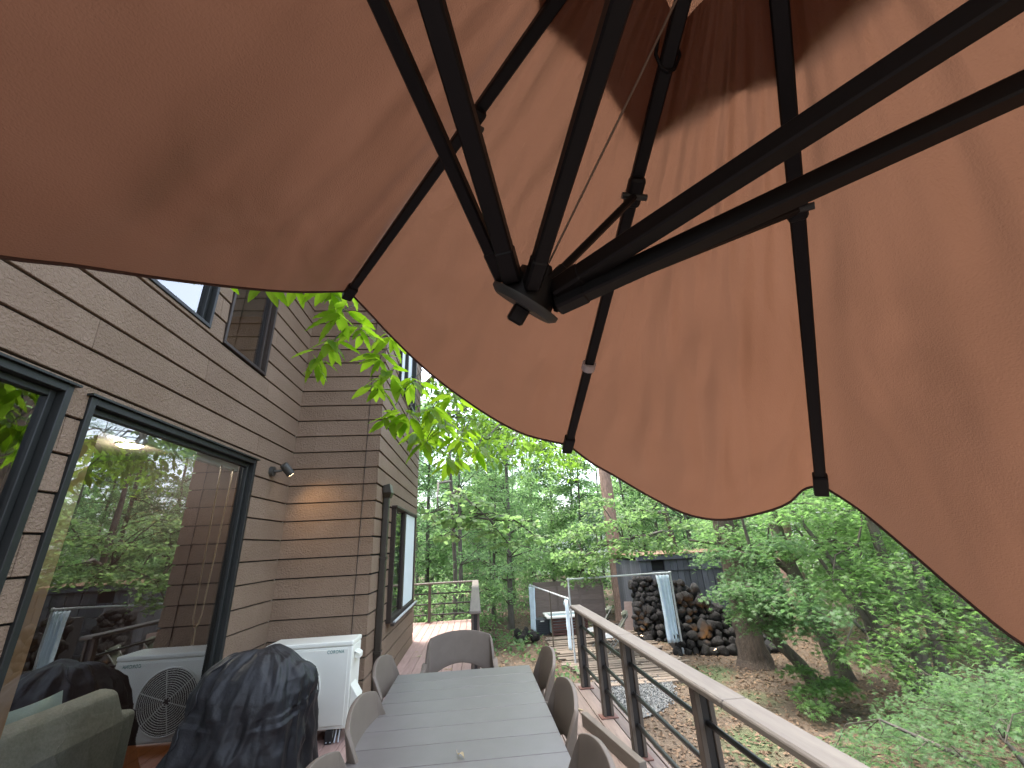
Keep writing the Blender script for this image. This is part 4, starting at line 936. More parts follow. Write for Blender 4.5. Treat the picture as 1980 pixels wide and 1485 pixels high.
# hub: tilted plate, core block and grip
hn = Vector((.511, -.448, .740)).normalized()
mb = MB(); mb.tube([HUB - hn * .014, HUB - hn * .006, HUB + hn * .0], [.056, .066, .066], 28); hub = sub(mb, 'hub_plate', M['hub_plate'], um)
mb = MB(); mb.tube([HUB + hn * .001, HUB + hn * .05], [.052, .038], 10); sub(mb, 'hub_core', M['black_metal'], hub, bevel=.004)
mb = MB(); mb.bar(HUB - hn * .045, HUB - hn * .012, .028, .030, (1, 0, 0)); sub(mb, 'hub_grip', M['black_metal'], hub, bevel=.004)
cdir = (PA + Vector((.05, .02, -.05)) - HUB).normalized()
cb0 = HUB + Vector((.030, .028, .055)); top = PA + Vector((.045, .03, -.04))
mb = MB(); mb.bar(HUB + Vector((.022, .02, .0)), cb0 + (top - cb0).normalized() * .035, .030, .022, (1, 0, 0)); sub(mb, 'pulley_block', M['black_metal'], hub, bevel=.007, seg=2)
mb = MB(); mb.tube([cb0, cb0.lerp(top, .5) + Vector((0, 0, -.004)), top], .0022, 6); sub(mb, 'lift_cable', M['cable'], um)
mb = MB(); d = (ends['B'] - PA).normalized(); q = PA + (ends['B'] - PA) * .735; mb.tube([q - d * .011, q + d * .011], .0195, 12); sub(mb, 'tape_wrap', M['tape'], um)
mb = MB(); mb.tube([PA + Vector((0, 0, .10)), PA + Vector((0, 0, -.06))], [.05, .065], 16); sub(mb, 'top_hub', M['black_metal'], um)
# straps that hold the vent corner to the rib
q = PA + (ends['B'] - PA) * .225
for s in (-1, 1):
    mb = MB(); mb.tube([q + Vector((s * .016, 0, .03)), q + Vector((s * .022, .012, .0)), q + Vector((s * .012, .02, -.022)), q + Vector((0, .022, -.026))], .0035, 5); sub(mb, 'strap', M['black_metal'], um)
# mast and arm behind the viewer
mb = MB(); mb.bar((.357, -1.75, .06), (.357, -1.75, 2.95), .075, .075, (0, 1, 0)); sub(mb, 'mast', M['black_metal'], um, bevel=.006)
mb = MB(); mb.bar((.357, -1.75, 2.9), PA + Vector((0, 0, .1)), .05, .07); sub(mb, 'arm', M['black_metal'], um, bevel=.006)
mb = MB(); mb.box(-.10, .81, -2.2, -1.3, .001, .06); sub(mb, 'base', M['stone'], um, bevel=.01)

# ================================================================ BATH TERRACE
def cyl(root, name, pts, r, m, n=10): mb = MB(); mb.tube(pts, r, n); return sub(mb, name, m, root)
pf = thing('pipe_frame', 'galvanised pipe frame standing on the ground around the bath terrace', 'pipe frame', (3.5, 11.2, G))
cyl(pf, 'pipe', [(2.25, 11.06, .73), (4.98, 11.32, .73)], .021, M['galv'])
cyl(pf, 'pipe', [(2.25, 11.06, G - .05), (2.25, 11.06, .75)], .021, M['galv'])
cyl(pf, 'pipe', [(4.98, 11.32, G - .05), (4.98, 11.32, .75)], .024, M['galv'])
cyl(pf, 'pipe', [(2.25, 11.10, .29), (1.80, 15.25, .29)], .021, M['galv'])
cyl(pf, 'pipe', [(1.80, 15.25, G - .05), (1.80, 15.25, .31)], .021, M['galv'])
cyl(pf, 'pipe', [(2.05, 12.82, G - .05), (2.05, 12.82, .31)], .018, M['post'])
for p in ((2.25, 11.06, .73), (4.98, 11.32, .73), (2.25, 11.10, .29), (1.80, 15.25, .29)):
    mb = MB(); mb.box(p[0] - .03, p[0] + .03, p[1] - .03, p[1] + .03, p[2] - .03, p[2] + .03); sub(mb, 'joint', M['galv'], pf, bevel=.008)
def curtain(x, y, w, zt, zb, ang, lab, drift=0):
    mb = MB(); ca, sa = math.cos(ang), math.sin(ang)
    ph = random.uniform(0, 6)
    def fn(u, v):
        a = (u - .5) * w * (1 - .18 * math.sin(v * 2.6)); f = .035 * math.sin(u * 21 + ph + .8 * math.sin(v * 4)) + .02 * mnoise.noise((u * 4, v * 5, ph))
        return (x + a * ca - f * sa + drift * v, y + a * sa + f * ca, zt + (zb - zt) * v)
    mb.grid(fn, 40, 16); root = thing('curtain', lab, 'curtain', (x, y, zb), 'white curtains tied to the pipe frame')
    o = sub(mb, 'cloth', M['curtain'], root); s = o.modifiers.new('thick', 'SOLIDIFY'); s.thickness = .006
    mb = MB()
    for u in np.linspace(.06, .94, 7):
        p = fn(u, 0); pts = [(p[0] + .02 * math.sin(t) * 0, p[1] + .026 * math.sin(t), p[2] + .03 + .03 * math.cos(t)) for t in np.linspace(0, 6.28, 13)]; mb.tube(pts, .003, 4)
    sub(mb, 'rings', M['galv'], root)['kind'] = 'stuff'
curtain(2.22, 11.35, .38, .25, -.80, 1.45, 'white gathered curtain hanging beside the near end of the deck railing')
curtain(1.82, 15.05, .40, .25, -1.02, 1.9, 'white gathered curtain farthest left, beside the dark heater box')
curtain(4.76, 11.30, .34, .68, -.82, .1, 'wide white curtain hanging between the two lava rock piles', .02)

def board_fence(x0, x1, y0, y1, zt, lab, nposts):
    f = thing('board_fence', lab, 'fence', ((x0 + x1) / 2, (y0 + y1) / 2, G))
    L_ = math.hypot(x1 - x0, y1 - y0); d = Vector(((x1 - x0) / L_, (y1 - y0) / L_, 0)); n = Vector((d.y, -d.x, 0))
    z = G + .04; hh = (zt - G - .04) / 8
    for k in range(8):
        mid = random.uniform(.35, .65)
        for a, b in ((0, mid), (mid, 1)):
            mb = MB(); A_ = Vector((x0, y0, z + hh / 2)) + d * (L_ * a + .004); B_ = Vector((x0, y0, z + hh / 2)) + d * (L_ * b - .004)
            mb.bar(A_, B_, .022, hh - .003); sub(mb, 'fence_board', M['fence'], f, bevel=.003)
        z += hh
    for k in range(nposts):
        p = Vector((x0, y0, 0)) + d * (L_ * k / (nposts - 1)) + n * .035; mb = MB(); mb.bar((p.x, p.y, G - .1), (p.x, p.y, zt + .02), .07, .04, n); sub(mb, 'post', M['fence'], f)
    return f
board_fence(2.14, 4.66, 16.95, 16.75, .225, 'dark brown horizontal board fence behind the bathtub', 4)
board_fence(5.42, 6.25, 16.7, 16.6, .225, 'short dark brown board fence between pine trunk and lava rocks', 2)
mb = MB(); mb.add([Vector((4.62, 14.1, G)) + Vector(v) for v in [(-.14, 0, 0), (.14, .05, 0), (.36, .45, .80), (.08, .40, .82)]] + [Vector((4.62, 14.1, G)) + Vector(v) + Vector((.02, .07, -.02)) for v in [(-.14, 0, .02), (.14, .05, .02), (.36, .45, .80), (.08, .40, .82)]], [(3, 2, 1, 0), (4, 5, 6, 7), (0, 1, 5, 4), (1, 2, 6, 5), (2, 3, 7, 6), (3, 0, 4, 7)])
tag(mb.build('timber_board', M['fence'], bevel=.005), 'thick dark timber board leaning up beside the lava rocks', 'board')

tubr = thing('bathtub', 'cream bathtub set in a slatted red brown wooden base', 'bathtub', (2.85, 14.8, G))
tx0, tx1, tyy0, tyy1 = 2.30, 3.45, 14.45, 15.25
mb = MB()
mb.box(tx0 - .14, tx1 + .08, tyy0 - .06, tyy0 + .06, -.61, -.55); mb.box(tx0 - .14, tx1 + .08, tyy1 - .06, tyy1 + .06, -.61, -.55); mb.box(tx0 - .14, tx0 - .02, tyy0 + .06, tyy1 - .06, -.61, -.55); mb.box(tx1 - .04, tx1 + .08, tyy0 + .06, tyy1 - .06, -.61, -.55)
sub(mb, 'rim', M['tub'], tubr, bevel=.015, seg=2)
mb = MB(); mb.box(tx0 - .02, tx1 - .04, tyy0 + .06, tyy1 - .06, -1.0, -.61); sub(mb, 'basin', M['water'], tubr)
for k in range(6):
    z = G + .03 + k * .077
    mb = MB(); mb.box(tx0, tx1, tyy0 - .01, tyy0 + .015, z, z + .058); sub(mb, 'slat', M['tub_slat'], tubr, bevel=.003)
for x in (tx0, tx0 + .55, tx1 - .06):
    mb = MB(); mb.box(x, x + .06, tyy0 + .0155, tyy0 + .05, G - .02, -.612); sub(mb, 'slat_post', M['tub_slat'], tubr)
tp = thing('tap', 'chrome shower tap rising behind the bathtub', 'tap', (2.95, 15.3, G))
cyl(tp, 'riser', [(2.95, 15.33, G - .05), (2.95, 15.33, -.15), (2.95, 15.28, -.08), (2.95, 15.20, -.10)], .016, M['silver'])
cyl(tp, 'spout', [(2.99, 15.33, -.42), (3.03, 15.25, -.36), (3.05, 15.15, -.40)], .015, M['silver'])
cyl(tp, 'handle', [(2.90, 15.33, -.36), (2.90, 15.30, -.24)], .018, M['silver'])

hb = thing('heater_box', 'dark blue grey louvred box beside the bathtub', 'heater box', (2.05, 15.0, G))
mb = MB(); mb.box(1.88, 2.28, 14.75, 15.15, G - .01, -.66); sub(mb, 'case', M['box'], hb, bevel=.01)
for k in range(6): mb = MB(); mb.box(1.92, 2.24, 14.735, 14.749, G + .06 + k * .055, G + .085 + k * .055); sub(mb, 'louvre', M['box'], hb)
mb = MB(); mb.box(2.0, 2.12, 14.738, 14.749, -.72, -.70); sub(mb, 'nameplate', M['tag'], hb)

def recliner(x, y, rz, lab):
    t = thing('recliner', lab, 'recliner', (x, y, G), 'folding recliners by the bath', rz)
    for s in (-1, 1):
        mb = MB(); mb.tube([(-.35, s * .29, .40), (-.05, s * .29, .42), (.33, s * .29, .93)], .012, 6); mb.build('side_tube', M['recl_tube'], t)
        mb = MB(); mb.tube([(-.30, s * .30, .01), (.22, s * .30, .58)], .012, 6); mb.build('leg', M['recl_tube'], t)
        mb = MB(); mb.tube([(.32, s * .32, .01), (-.20, s * .32, .56)], .012, 6); mb.build('leg', M['recl_tube'], t)
        mb = MB(); mb.tube([(-.25, s * .34, .57), (-.1, s * .34, .60), (.20, s * .34, .60)], .02, 6); mb.build('armrest', M['black_metal'], t)
    mb = MB(); mb.grid(lambda u, v: (-.05 + .38 * u, (v - .5) * .54, .43 + .50 * u - .05 * math.sin(3.14 * v) - .03 * math.sin(3.14 * u)), 10, 8); o = mb.build('back_sling', M['sling'], t); o.modifiers.new('t', 'SOLIDIFY').thickness = .008
    mb = MB(); mb.grid(lambda u, v: (-.05 - .36 * u, (v - .5) * .54, .42 - .02 * u - .05 * math.sin(3.14 * v)), 8, 8); o = mb.build('seat_sling', M['sling_grey'], t); o.modifiers.new('t', 'SOLIDIFY').thickness = .008
    mb = MB(); mb.tube([(.255, -.24, .875), (.255, -.20, .88), (.255, .20, .88), (.255, .24, .875)], [.05, .075, .075, .05], 12); p = mb.build('head_pillow', M['sling'], t)
    mb = MB(); mb.box(.17, .178, -.06, .0, .885, .925); mb.build('care_tag', M['tag'], p)
    return t
recliner(3.40, 12.75, -.35, 'olive folding recliner with head pillow, behind the other one')
recliner(3.55, 11.85, -.30, 'olive folding recliner with head pillow, nearer the lava rocks')

# ---- lava rocks
def rock_mesh(seed):
    bm = bmesh.new(); bmesh.ops.create_icosphere(bm, subdivisions=3, radius=.5)
    rr_ = random.Random(seed + 50); PL = [(rr_.uniform(-1, 1), rr_.uniform(-1, 1), rr_.uniform(-1, 1)) for _ in range(8)]
    for v in bm.verts:
        p = v.co * 2
        f = 1 + .30 * mnoise.noise((p.x * .9 + seed * 7, p.y * .9, p.z * .9)) + .14 * mnoise.noise((p.x * 2.4, p.y * 2.4 + seed * 3, p.z * 2.4)) + .09 * mnoise.noise((p.x * 5, p.y * 5, p.z * 5 + seed))
        v.co *= f
        for n in PL:
            nv = Vector(n).normalized(); dd = v.co.dot(nv)
            if dd > .37: v.co -= nv * (dd - .37) * .85
    me = bpy.data.meshes.new('rock'); bm.to_mesh(me); bm.free(); me.materials.append(M['lava'])
    me.polygons.foreach_set('use_smooth', [True] * len(me.polygons)); return me
ROCKS = [rock_mesh(s) for s in range(7)]
def rock_at(root, p, s):
    o = bpy.data.objects.new('rock', random.choice(ROCKS)); C.objects.link(o); o.parent = root
    o.location = Vector(p) - root.location; o.rotation_euler = (random.uniform(0, 6), random.uniform(0, 6), random.uniform(0, 6)); o.scale = (s * random.uniform(.9, 1.25), s * random.uniform(.8, 1.1), s * random.uniform(.75, 1.0))
def rock_wall(name_lab, a, b, topf, bulge, size, core=True, thick_=.34):
    root = thing('lava_rock_wall', name_lab, 'rock wall', ((a[0] + b[0]) / 2, (a[1] + b[1]) / 2, G))
    L_ = math.hypot(b[0] - a[0], b[1] - a[1]); d = Vector(((b[0] - a[0]) / L_, (b[1] - a[1]) / L_, 0)); n = Vector((d.y, -d.x, 0))
    if n.y > 0: n = -n
    z = G + size * .25; row = 0
    while z < G + 2.2:
        s_ = size * .42 * (row % 2)
        any_ = False
        while s_ < L_:
            f = s_ / L_; top = topf(f)
            if z < top - size * .2:
                any_ = True; sz = size * random.uniform(.66, 1.42)
                out = bulge(f) * (1 - (z - G) / max(.2, top - G)) ** 1.3
                p = Vector((a[0], a[1], z)) + d * (s_ + random.uniform(-.04, .04)) + n * (out + random.uniform(-.05, .05)); rock_at(root, p, sz)
            s_ += size * random.uniform(.72, .92)
        if not any_: break
        z += size * .66; row += 1
    mb = MB(); K = 12; vs = []
    for i in range(K + 1):
        f = i / K; top = max(G + .1, topf(f) - size * .5); p = Vector((a[0], a[1], 0)) + d * (L_ * f)
        o1 = p + n * (bulge(f) * .55 - .02); o2 = p - n * thick_
        vs += [(o1.x, o1.y, G - .1), (p.x + n.x * -.03, p.y + n.y * -.03, top), (o2.x, o2.y, top), (o2.x, o2.y, G - .1)]
    fs = [(0, 1, 2, 3), (K * 4 + 3, K * 4 + 2, K * 4 + 1, K * 4)]
    for i in range(K):
        for k in range(4): fs.append((i * 4 + k, i * 4 + (k + 1) % 4, (i + 1) * 4 + (k + 1) % 4, (i + 1) * 4 + k))
    mb.add(vs, fs); sub(mb, 'core', M['char_dark'], root)
    return root
rock_wall('tall narrow wall of black lava rocks left of the wide white curtain', (4.62, 13.35), (5.32, 13.1), lambda f: .50 - .0 * f, lambda f: .45, .205)
rock_wall('broad sloping pile of black lava rocks right of the wide white curtain', (4.98, 11.95), (7.4, 11.55), lambda f: (.58 - .02 * f) if f < .2 else max(-.72, .56 - (f - .2) * 2.0), lambda f: .75, .245)
rp = thing('lava_rock_pile', 'small heap of black lava rocks on the ground left of the terrace', 'rock pile', (1.45, 14.0, G))
for k in range(11): rock_at(rp, (1.45 + random.uniform(-.28, .28), 14.0 + random.uniform(-.3, .3), G + .1 + random.uniform(0, .16)), random.uniform(.2, .3))

def ground_light(x, y, z, aim, lab, e):
    t = thing('ground_spotlight', lab, 'spotlight', (x, y, G)); aim = Vector(aim).normalized(); p = Vector((x, y, z))
    cyl(t, 'spike', [(x, y, G - .05), (x, y, z)], .012, M['black_metal'], 6)
    cyl(t, 'head', [p - aim * .05, p + aim * .04], .035, M['black_metal'], 12)
    cyl(t, 'lens', [p + aim * .0405, p + aim * .046], .032, M['bulb_w'], 12)
    l = bpy.data.lights.new('ground_spotlight_beam', 'SPOT'); l.energy = e; l.color = (1, .50, .18); l.spot_size = R(58); l.spot_blend = .7; l.shadow_soft_size = .02
    o = bpy.data.objects.new('ground_spotlight_beam', l); C.objects.link(o); o.parent = t; o.location = p + aim * .06 - t.location; o.rotation_euler = (-aim).to_track_quat('Z', 'Y').to_euler()
ground_light(5.55, 10.80, G + .14, (.0, .80, .72), 'lit ground spotlight at the foot of the broad lava rock pile', 8)
ground_light(4.50, 12.78, G + .14, (.35, .35, .9), 'lit ground spotlight at the foot of the narrow lava rock wall', 2.5)

# ---- charred timber hut
hut = thing('charred_hut', 'low flat roofed hut clad in dark charred boards behind the lava rocks', 'hut', (6.8, 14.5, G))
def hbox(b, nm, m, bev=.006): mb = MB(); mb.box(*b); return sub(mb, nm, m, hut, bevel=bev)
hx0, hx1, hy0, hy1 = 5.03, 8.45, 13.55, 16.6
hbox((hx0 + .1, hx1 - .1, hy0 + .12, hy1, G - .1, .90), 'wall_core', M['char_dark'])
x = hx0 + .02; k = 0
while x < hx1 - .1:
    w = random.uniform(.17, .23)
    if 5.42 < x + w / 2 < 5.86:
        hbox((x, x + w - .012, hy0 + .05, hy0 + .10, G - .05, .62), 'wall_board', M['char'])
    else:
        low = k % 2; hbox((x, x + w - .012, hy0 + .02 + .02 * low, hy0 + .10, .60, .925), 'upper_board', M['char'])
        hbox((x, x + w - .012, hy0 + .06 + .02 * low, hy0 + .11, G - .05, .597), 'wall_board', M['char'])
    x += w; k += 1
hbox((hx0 - .06, hx1 + .08, hy0 - .05, hy0 + .12, .93, 1.07), 'fascia', M['char'])
hbox((hx0 - .08, hx1 + .10, hy0 - .07, hy1, 1.071, 1.10), 'roof', M['roof_litter'])
y = hy0 + .12
while y < hy1 - .2:
    hbox((hx0 + .02, hx0 + .09, y, y + .20, G - .05, .925), 'wall_board', M['char']); y += .212
z = G
for k in range(6):
    h = random.uniform(.24, .30); hbox((5.36 + random.uniform(-.02, .03), 5.74 + (.03 if k % 2 else -.03), 13.22, 13.5, z, z + h - .012), 'corner_block', M['char']); z += h

# pale fence and house far in the trees
pfn = thing('pale_slat_fence', 'weathered pale slat fence standing far among the maple trunks', 'fence', (10.2, 14.6, G))
for k in range(16):
    x = 9.1 + k * .15; h = random.uniform(1.25, 1.4)
    if random.random() < .15: continue
    mb = MB(); mb.box(x, x + .11, 14.6 + .02 * k, 14.625 + .02 * k, G - .05, G + h); sub(mb, 'slat', M['pale_fence'], pfn)
for z in (G + .35, G + 1.05): mb = MB(); mb.bar((9.05, 14.65, z), (11.5, 14.97, z), .04, .07); sub(mb, 'fence_rail', M['pale_fence'], pfn)
def far_house(x, y, w, d, h, lab):
    t = thing('cottage', lab, 'house', (x, y, G))
    mb = MB(); mb.box(x - w / 2, x + w / 2, y - d / 2, y + d / 2, G - .2, G + h); sub(mb, 'wall', M['pale_wall'], t)
    mb = MB(); mb.prism([(x - w / 2 - .4, G + h), (x + w / 2 + .4, G + h), (x, G + h + 1.6)], y - d / 2 - .4, y + d / 2 + .4, 'y'); sub(mb, 'roof', M['grey_roof'], t)
    for k in range(3):
        xx = x - w / 2 + w * (k + .5) / 3; mb = MB(); mb.box(xx - .5, xx + .5, y - d / 2 - .04, y - d / 2 + .02, G + 1, G + 2.2); wn_ = sub(mb, 'window', M['white'], t)
        mb = MB(); mb.box(xx - .44, xx + .44, y - d / 2 - .055, y - d / 2 - .041, G + 1.06, G + 2.14); sub(mb, 'pane', M['ac_dark'], wn_)
far_house(27, 29, 8, 7, 3.4, 'pale cottage glimpsed through the maples on the right')
far_house(9.5, 40, 9, 7, 3.6, 'pale cottage glimpsed beyond the pine trunk in the woods')

# ================================================================ TREES
def tree(name, label, cat, base, stems, m_bark, spr=None, leafT=None, lsize=.07, lm=None, n=120, group=None, limbs=(), tilt=.4, droop=-.25, thick_=.12, dome=.25, twr=.010, per=4, stem_n=12):
    """stems/limbs: list of (points, radii) in world coordinates; spr: list of (x,y,z,r)"""
    root = thing(name, label, cat, base, group)
    anchors = []
    for pts, rad in stems:
        mb = MB(); P = [Vector(p) for p in pts]; dense = []; rd = []
        for i in range(len(P) - 1):
            for k in range(5):
                t = k / 5; dense.append(P[i].lerp(P[i + 1], t) + Vector((random.uniform(-1, 1), random.uniform(-1, 1), 0)) * rad[i] * .06); rd.append(rad[i] + (rad[i + 1] - rad[i]) * t)
        dense.append(P[-1]); rd.append(rad[-1])
        mb.tube(dense, rd, stem_n, jitter=.10); sub(mb, 'trunk', m_bark, root); anchors += [list(v) for v in dense]
    for pts, rad in limbs:
        mb = MB(); mb.tube(pts, rad, 8, jitter=.1); sub(mb, 'limb', m_bark, root)
        P = [Vector(p) for p in pts]
        for i in range(len(P) - 1):
            for k in range(4): anchors.append(list(P[i].lerp(P[i + 1], k / 4)))
        anchors.append(list(P[-1]))
    if spr is not None and len(spr):
        spr = np.array(spr, float); c, r = spr[:, :3], spr[:, 3]
        mb = MB(); twigs_for(mb, anchors, c, r, per, twr); sub(mb, 'twigs', M['twig'], root)['kind'] = 'stuff'
        pos = sprays(c, r, n, thick_, dome) - np.array(root.location)
        me = leaf_mesh('crown', leafT, pos, lsize, lm, tilt, droop); o = bpy.data.objects.new('crown', me); C.objects.link(o); o.parent = root
    return root

def rs(n, x, y, z, r):   # random sprays in a box: ranges as pairs
    return [(random.uniform(*x), random.uniform(*y), random.uniform(*z), random.uniform(*r)) for _ in range(n)]

OV, RD, MP = T_oval(), T_round(), T_maple()
g = G - .15
# right hand group
tree('oak_tree', 'thick straight brown trunk beside the broad lava rock pile', 'tree', (5.95, 9.95, G),
     [([(5.95, 9.95, g), (5.93, 9.95, G + .35), (5.92, 9.97, G + .9), (5.90, 10.0, 2.5), (5.9, 10.05, 6.5)], [.42, .29, .245, .225, .16])], M['bark'],
     rs(12, (3.2, 8.5), (7.5, 12.0), (3.8, 7.5), (.6, 1.0)), OV, .11, M['leaf_wood'], 120)
tree('leaning_maple', 'forked mossy maple leaning left across the lava rocks', 'tree', (6.25, 8.55, G),
     [([(6.25, 8.55, g), (6.0, 8.6, G + .35), (5.55, 8.75, G + .95), (5.2, 8.9, G + 1.4), (4.95, 9.0, .75)], [.13, .11, .085, .06, .035]),
      ([(5.75, 8.68, G + .68), (5.62, 8.5, G + 1.1), (5.45, 8.35, G + 1.75), (5.3, 8.2, 1.3), (5.2, 8.1, 2.1)], [.075, .065, .05, .035, .02])], M['bark_moss'],
     [(4.55, 8.0, .62, .42), (4.8, 7.85, .70, .45), (5.0, 7.6, .45, .5), (5.15, 7.4, .55, .5), (4.85, 8.1, .30, .40), (5.3, 7.4, .15, .5), (5.1, 7.9, .08, .40), (5.4, 7.7, .75, .5), (5.5, 7.2, .35, .5), (5.1, 8.3, .9, .5), (4.9, 8.6, 1.25, .55), (5.6, 8.0, 1.4, .6)], MP, .062, M['leaf_maple_low'], 360, droop=-.35, thick_=.14, per=6,
     limbs=[([(5.45, 8.4, G + 1.75), (4.95, 8.1, .62), (4.5, 7.9, .66)], [.03, .02, .01]), ([(5.55, 8.75, G + .95), (5.2, 8.0, .2), (4.85, 7.6, .42)], [.03, .02, .01])])
tree('maple_tree', 'mossy dark maple trunk with a long limb reaching left over the hut', 'tree', (6.9, 8.75, G),
     [([(6.9, 8.75, g), (6.85, 8.75, G + .3), (6.75, 8.8, G + 1.0), (6.55, 8.95, .9), (6.45, 9.1, 3.8)], [.24, .17, .15, .13, .08])], M['bark_moss'],
     [(6.1, 8.3, 1.25, .6), (5.7, 8.7, 1.5, .65), (5.2, 9.0, 1.65, .6), (6.6, 7.9, 1.35, .65), (6.9, 7.6, .9, .6), (6.3, 7.6, .75, .55), (7.2, 8.2, 1.55, .65), (5.95, 8.0, 1.9, .6), (6.5, 8.2, 2.1, .7), (7.3, 7.6, 1.9, .7), (5.5, 9.3, 2.2, .6), (6.8, 8.9, 2.5, .8), (7.6, 8.5, 2.3, .8)], MP, .066, M['leaf_maple'], 330, thick_=.13, per=6,
     limbs=[([(6.6, 8.95, .72), (6.2, 9.0, 1.12), (5.6, 9.15, 1.28), (5.15, 9.3, 1.42), (4.7, 9.4, 1.5)], [.075, .06, .05, .035, .015]), ([(6.55, 8.95, 1.2), (6.1, 8.6, 1.3), (5.6, 8.4, 1.25)], [.04, .03, .015]), ([(6.6, 8.9, 1.0), (6.9, 8.2, 1.35), (7.0, 7.6, 1.3)], [.04, .03, .012])])
tree('red_pine', 'reddish pine trunk standing behind the maples on the right', 'pine tree', (9.0, 12.2, G),
     [([(9.0, 12.2, g), (9.0, 12.2, G + .5), (8.98, 12.25, 2.5), (8.9, 12.3, 9)], [.36, .29, .26, .16])], M['bark_red'],
     rs(10, (7.2, 11), (10.5, 14), (4.5, 9), (.6, 1.0)), OV, .11, M['leaf_wood_dark'], 150)
tree('clump_maple', 'clump of slim dark maple stems fanning out on the right', 'tree', (7.5, 7.75, G),
     [([(7.55, 7.7, g), (7.6, 7.75, G + .8), (7.72, 7.9, .7), (7.9, 8.1, 3.5)], [.13, .105, .095, .06]),
      ([(7.35, 7.8, g), (7.2, 7.85, G + .8), (6.95, 8.0, .6), (6.75, 8.2, 1.3), (6.35, 8.4, 2.3)], [.085, .07, .055, .045, .02]),
      ([(7.8, 7.7, g), (7.95, 7.7, G + .8), (8.15, 7.75, .6), (8.4, 7.8, 3.0)], [.10, .085, .07, .05]),
      ([(7.4, 7.6, g), (7.0, 7.5, G + .6), (6.5, 7.4, -.1), (6.1, 7.3, .25)], [.06, .05, .035, .02]),
      ([(7.45, 7.95, g), (7.35, 8.2, G + .9), (7.15, 8.6, .7), (6.95, 9.0, 1.7)], [.06, .05, .04, .02])], M['bark_grey'],
     [(6.4, 7.0, -.05, .5), (6.0, 7.0, -.25, .5), (6.9, 6.8, .25, .55), (7.3, 6.6, -.1, .55), (6.6, 7.4, .55, .6), (7.8, 6.9, .5, .6), (8.3, 7.0, .2, .6), (7.2, 7.2, 1.0, .65), (8.0, 7.6, 1.3, .7), (6.5, 6.6, -.45, .45), (7.0, 8.4, 1.9, .7), (8.6, 8.3, 1.6, .8), (7.6, 7.4, 2.2, .8), (5.6, 6.9, -.1, .4)], MP, .064, M['leaf_maple'], 300, thick_=.16, per=6)
tree('grey_tree', 'plain grey brown trunk farthest right below the parasol edge', 'tree', (9.3, 8.0, G),
     [([(9.3, 8.0, g), (9.25, 8.0, G + .4), (9.15, 8.05, .4), (9.0, 8.1, 3.2)], [.24, .17, .145, .10])], M['bark_grey'],
     rs(14, (7.9, 11), (6.8, 9.5), (1.2, 4.2), (.6, .9)), MP, .07, M['leaf_maple'], 230)
tree('mossy_tree', 'broad mossy trunk at the extreme right, half hidden by maple leaves', 'tree', (10.2, 7.6, G),
     [([(10.2, 7.6, g), (10.2, 7.6, G + .4), (10.2, 7.7, .6), (10.2, 7.7, 5)], [.34, .27, .24, .16])], M['bark_moss'],
     rs(9, (9, 12.5), (6, 9.5), (1.4, 6), (.7, 1.0)), OV, .11, M['leaf_wood'], 140)
tree('low_maple', 'low spreading maple with fresh green leaves just outside the railing', 'tree', (4.9, 4.2, G),
     [([(4.9, 4.2, g), (4.85, 4.3, G + .3), (4.6, 4.6, G + .6), (4.2, 5.0, -.3)], [.045, .035, .025, .012]), ([(4.95, 4.2, g), (5.2, 4.5, G + .4), (5.4, 5.0, -.35)], [.04, .03, .012]), ([(4.9, 4.15, g), (4.7, 4.0, G + .5), (4.55, 4.1, -.2)], [.035, .03, .012])], M['bark_grey'],
     [(3.85, 5.3, -.62, .35), (4.15, 5.0, -.45, .4), (4.55, 4.9, -.40, .45), (4.85, 5.3, -.5, .45), (5.2, 5.2, -.30, .45), (4.4, 4.4, -.36, .42), (4.8, 4.3, -.12, .42), (5.2, 4.6, -.05, .45), (5.5, 4.9, .0, .45), (4.95, 4.0, .05, .36), (5.45, 4.3, .12, .4), (5.7, 5.4, -.35, .5), (6.1, 5.2, -.15, .5), (3.95, 4.6, -.72, .32), (4.3, 5.5, -.8, .35), (5.0, 5.9, -.75, .45), (5.6, 6.1, -.6, .5), (6.2, 6.0, -.4, .5), (5.9, 4.6, .1, .45)], MP, .041, M['leaf_maple_low'], 300, thick_=.16, dome=.35, per=5, twr=.003)
tree('maple_sapling', 'small bright green maple sapling under the leaning maple', 'sapling', (5.55, 7.6, G),
     [([(5.55, 7.6, g), (5.55, 7.55, G + .3), (5.5, 7.5, G + .5)], [.02, .015, .006])], M['bark_grey'],
     [(5.3, 7.5, G + .32, .3), (5.6, 7.35, G + .42, .3), (5.8, 7.6, G + .35, .3), (5.1, 7.2, G + .22, .25), (5.45, 7.9, G + .5, .28)], MP, .06, M['leaf_maple'], 190, per=3, twr=.004)
